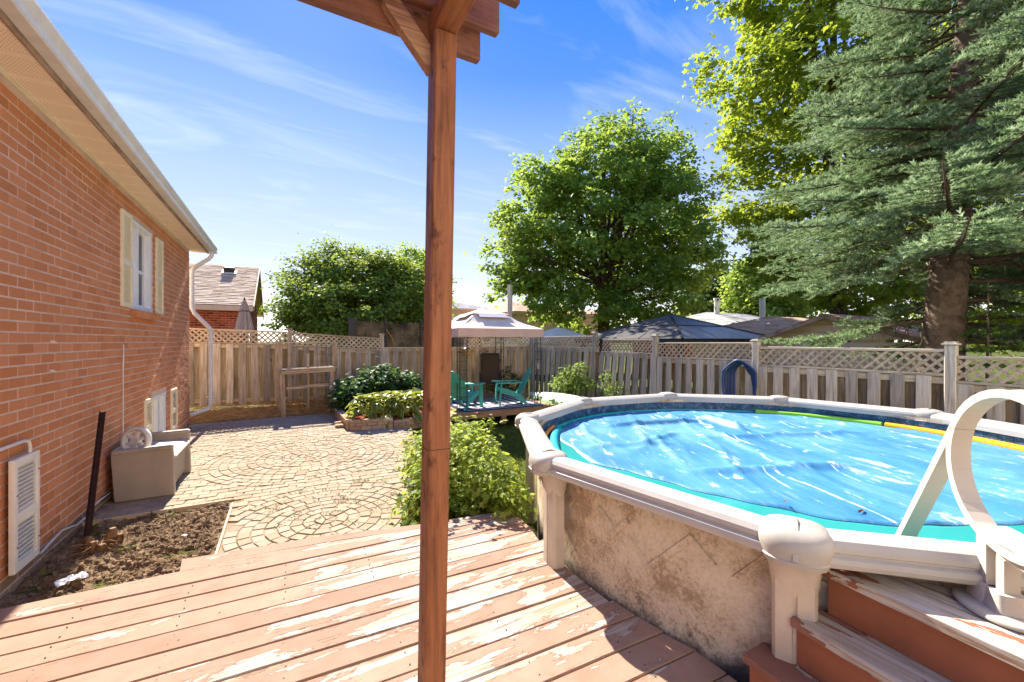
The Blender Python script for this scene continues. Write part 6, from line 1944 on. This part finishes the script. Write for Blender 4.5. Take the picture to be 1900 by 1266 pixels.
o = MB().tube([(-.28, -.05, 2.0), (-.12, -.06, 1.75), (-.02, -.06, 1.5)], .012, 6).build('cord', M['gold'], ps)
# utility pole
up_ = thing('utility_pole', 'weathered wooden utility pole in front of the large maple', 'pole', tuple(bearing(946, 660, 16.5)))
MB().tube([(0, 0, 0), (0, 0, 1.4), (.01, 0, 2.85)], [.115, .105, .095], 12).build('shaft', M['fence_grey'], up_)
# cream bungalow behind the gazebo
M['stucco'] = plain('cream_stucco', srgb(222, 206, 176), .9, .1, 0, 3, .08)
def bungalow(name, label, c, lx, ly, z_e, z_r, wallm, roofm, over=.5, hip=0.0, rz=0.0, ridge='x', course=.3):
    b = thing(name, label, 'house', (c[0], c[1], -.4), rz)
    z_e += .4; z_r += .4
    MB().box((0, 0, z_e / 2), (lx, ly, z_e)).build('wall', wallm, b)
    X, Y = lx / 2 + over, ly / 2 + over
    if ridge == 'x': A = [(-X, -Y), (X, -Y), (X, Y), (-X, Y)]; Rg = [(-X + hip, 0), (X - hip, 0)]
    else: A = [(X, -Y), (X, Y), (-X, Y), (-X, -Y)]; Rg = [(0, -Y + hip), (0, Y - hip)]
    E3 = [(*p, z_e) for p in A]; R3 = [(*p, z_r) for p in Rg]
    shingle_roof(E3[0], E3[1], R3[1], R3[0], roofm, 'roof', b, course, .5); shingle_roof(E3[2], E3[3], R3[0], R3[1], roofm, 'roof', b, course, .5)
    if hip: shingle_roof(E3[1], E3[2], R3[1], R3[1], roofm, 'roof', b, course, .5); shingle_roof(E3[3], E3[0], R3[0], R3[0], roofm, 'roof', b, course, .5)
    else: 
        if ridge == 'x': MB().add([(-lx / 2, -ly / 2, z_e), (-lx / 2, ly / 2, z_e), (-lx / 2, 0, z_r - over * .4), (lx / 2, -ly / 2, z_e), (lx / 2, ly / 2, z_e), (lx / 2, 0, z_r - over * .4)], [(0, 1, 2), (3, 4, 5)]).build('gable', wallm, b)
        else: MB().add([(-lx / 2, -ly / 2, z_e), (lx / 2, -ly / 2, z_e), (0, -ly / 2, z_r - over * .4), (-lx / 2, ly / 2, z_e), (lx / 2, ly / 2, z_e), (0, ly / 2, z_r - over * .4)], [(0, 1, 2), (3, 4, 5)]).build('gable', wallm, b)
    m = MB(); m.box((0, -Y, z_e - .07), (2 * X, .05, .16)).box((0, Y, z_e - .07), (2 * X, .05, .16)).box((-X, 0, z_e - .07), (.05, 2 * Y - .06, .16)).box((X, 0, z_e - .07), (.05, 2 * Y - .06, .16)) if hip else m.box((0, -Y, z_e - .07), (2 * X, .05, .16))
    m.build('eave_trim', M['eave'] if hip else M['fascia'], b)
    return b
cb = bungalow('cream_house', 'cream rendered house with brown roof behind the beige gazebo', (15.2, 24.8), 6.5, 8, 3.35, 4.35, M['stucco'], M['sh_brown'], .5, 2.2)
for k, yy in enumerate((-2.3, .2)):
    w_ = MB().box((-3.27, yy, 2.5), (.05, 1.3, 1.1)).build('window', M['white_vinyl'], cb); MB().box((-3.30, yy, 2.5), (.02, 1.1, .9)).build('pane', M['glass'], w_)
bungalow('grey_roof_house', 'low house with grey roof far behind the fabric gazebo', (11.6, 34), 7, 7, 4.2, 5.0, M['stucco'], M['sh_grey'], .5, 2.0)
bb = bearing(1335, 600, 21)
b2_ = bungalow('grey_roof_bungalow', 'bungalow with pale grey roof and white pipe right of the large maple', (bb.x + 3, bb.y + 1.5), 8, 7, 2.30, 3.25, M['brick_far'], M['sh_grey'], .5, 2.6)
MB().tube([(-1.9, -.6, 2.9), (-1.9, -.6, 4.3)], .13, 10).tube([(-1.9, -.6, 4.25), (-1.9, -.6, 4.38)], .17, 10).build('vent_pipe', M['white_metal'], b2_)
bb = bearing(1430, 600, 15.5)
b3_ = bungalow('brown_roof_bungalow', 'bungalow with brown shingle roof behind the beige shed', (bb.x + 3.4, bb.y + 1.2), 6.0, 5.0, 1.95, 2.7, M['eave'], M['sh_brown'], .45, 2.2)
MB().tube([(-1.3, .3, 2.6), (-1.3, .3, 3.9)], .11, 10).build('vent_pipe', M['white_metal'], b3_)
# shed
M['siding'] = plain('taupe_siding', srgb(222, 204, 178), .7, .2, .04, 3, .08)
sh = thing('garden_shed', 'beige sided shed with low brown gable roof behind the side fence', 'shed', (12.3, 4.75, -.45))
MB().box((.1, 0, 1.0), (2.5, 3.2, 2.12)).build('wall', M['siding'], sh)
for k in range(11):
    z = .05 + k * .2
    if z < 2.05: MB().box((-1.165, 0, z + .095), (.02, 3.22, .19), Matrix.Rotation(R(-3), 3, 'Y')).build('siding_board', M['siding'], sh)
gb = MB(); 
for k in range(3):
    z0, z1 = 2.12 + k * .18, 2.12 + (k + 1) * .18 - .008; w0, w1 = 1.62 * (1 - k * .18 / .56), 1.62 * (1 - min(.56, (k + 1) * .18) / .56)
    gb.add([(-1.16, -w0, z0), (-1.16, w0, z0), (-1.17, w1, z1), (-1.17, -w1, z1), (-1.10, -w0, z0), (-1.10, w0, z0), (-1.10, w1, z1), (-1.10, -w1, z1)], [(0, 3, 2, 1), (4, 5, 6, 7), (0, 1, 5, 4), (3, 7, 6, 2)])
gb.build('gable_boards', M['siding'], sh)
for k in range(2):
    d_ = MB().box((-1.20, -.72 + 1.45 * k, 1.02), (.03, 1.35, 1.9), ch=.006).build('door_leaf', M['siding'], sh)
    for r_ in range(4):
        for c_ in range(2): MB().box((-1.218, -.72 + 1.45 * k - .32 + c_ * .64, .3 + r_ * .46), (.012, .5, .34), ch=.005).build('door_panel', M['siding'], d_)
for s in (-1, 1):
    shingle_roof((-1.45, s * 1.85, 2.05), (1.5, s * 1.85, 2.05), (1.5, 0, 2.72), (-1.45, 0, 2.72), M['sh_brown'], 'roof', sh, .14, .3)
    MB().beam((-1.46, s * 1.87, 2.0), (-1.46, 0, 2.66), .03, .09).build('rake_board', M['fascia'], sh)
# dark hard-top gazebo
hg = thing('hardtop_gazebo', 'dark grey metal hardtop gazebo beyond the side fence', 'gazebo', (10.0, 8.35, -.58))
M['hard'] = plain('charcoal_panel', srgb(98, 94, 92), .35, .5, .05, 2, .15)
hh = 2.0; ze, za = 2.27, 3.0
q = [(-hh, -hh), (hh, -hh), (hh, hh), (-hh, hh)]
for i in range(4):
    a, b = Vector((*q[i], ze)), Vector((*q[(i + 1) % 4], ze)); t_ = Vector((0, 0, za))
    for f0, f1 in ((0, .48), (.5, 1.0)):
        for g0, g1 in ((0, .33), (.34, .66), (.67, 1)):
            if f0 > .4 and g0 != .34 and False: continue
            p = [a.lerp(b, g0).lerp(t_, f0), a.lerp(b, g1).lerp(t_, f0), a.lerp(b, g1).lerp(t_, f1), a.lerp(b, g0).lerp(t_, f1)]
            if f1 == 1.0: MB().add(p[:3] + [x_ + Vector((0, 0, .012)) for x_ in p[:3]], [(0, 2, 1), (3, 4, 5), (0, 1, 4, 3), (1, 2, 5, 4), (2, 0, 3, 5)]).build('roof_panel', M['hard'], hg)
            else: MB().add(p + [x_ + Vector((0, 0, .012)) for x_ in p], [(3, 2, 1, 0), (4, 5, 6, 7), (0, 1, 5, 4), (1, 2, 6, 5), (2, 3, 7, 6), (3, 0, 4, 7)]).build('roof_panel', M['hard'], hg)
    MB().beam(a + Vector((0, 0, .01)), t_ + Vector((0, 0, .01)), .06, .04).build('hip_rib', M['black_metal'], hg)
    MB().beam(a.lerp(t_, .49) + Vector((0, 0, .006)), b.lerp(t_, .49) + Vector((0, 0, .006)), .05, .03).build('ring_rib', M['black_metal'], hg)
    MB().beam(a - Vector((0, 0, .05)), b - Vector((0, 0, .05)), .06, .11).build('eave_beam', M['black_metal'], hg)
    MB().box((q[i][0] * .9, q[i][1] * .9, 1.1), (.1, .1, 2.25)).build('post', M['black_metal'], hg)
# white canopy tent
wc = bearing(1035, 625, 17); wt_ = thing('canopy_tent', 'small white canopy tent between the gazebos', 'tent', (wc.x, wc.y, -.4))
m = MB(); hq = 1.1; zE = 2.15; ap_ = (0, 0, 2.62)
for i in range(4):
    a, b = ((-hq, -hq), (hq, -hq), (hq, hq), (-hq, hq))[i], ((hq, -hq), (hq, hq), (-hq, hq), (-hq, -hq))[i]
    m.add([(*a, zE), (*b, zE), ap_], [(0, 1, 2)]).add([(*a, zE - .18), (*b, zE - .18), (*b, zE), (*a, zE)], [(0, 1, 2, 3)])
m.build('canopy', plain('cream_tent_cloth', srgb(240, 226, 204), .8, .1, 0, 3, .05), wt_)
for a in (-1, 1):
    for b in (-1, 1): MB().tube([(a * hq * .96, b * hq * .96, 0), (a * hq * .96, b * hq * .96, zE)], .02, 6).build('pole', M['white_metal'], wt_)
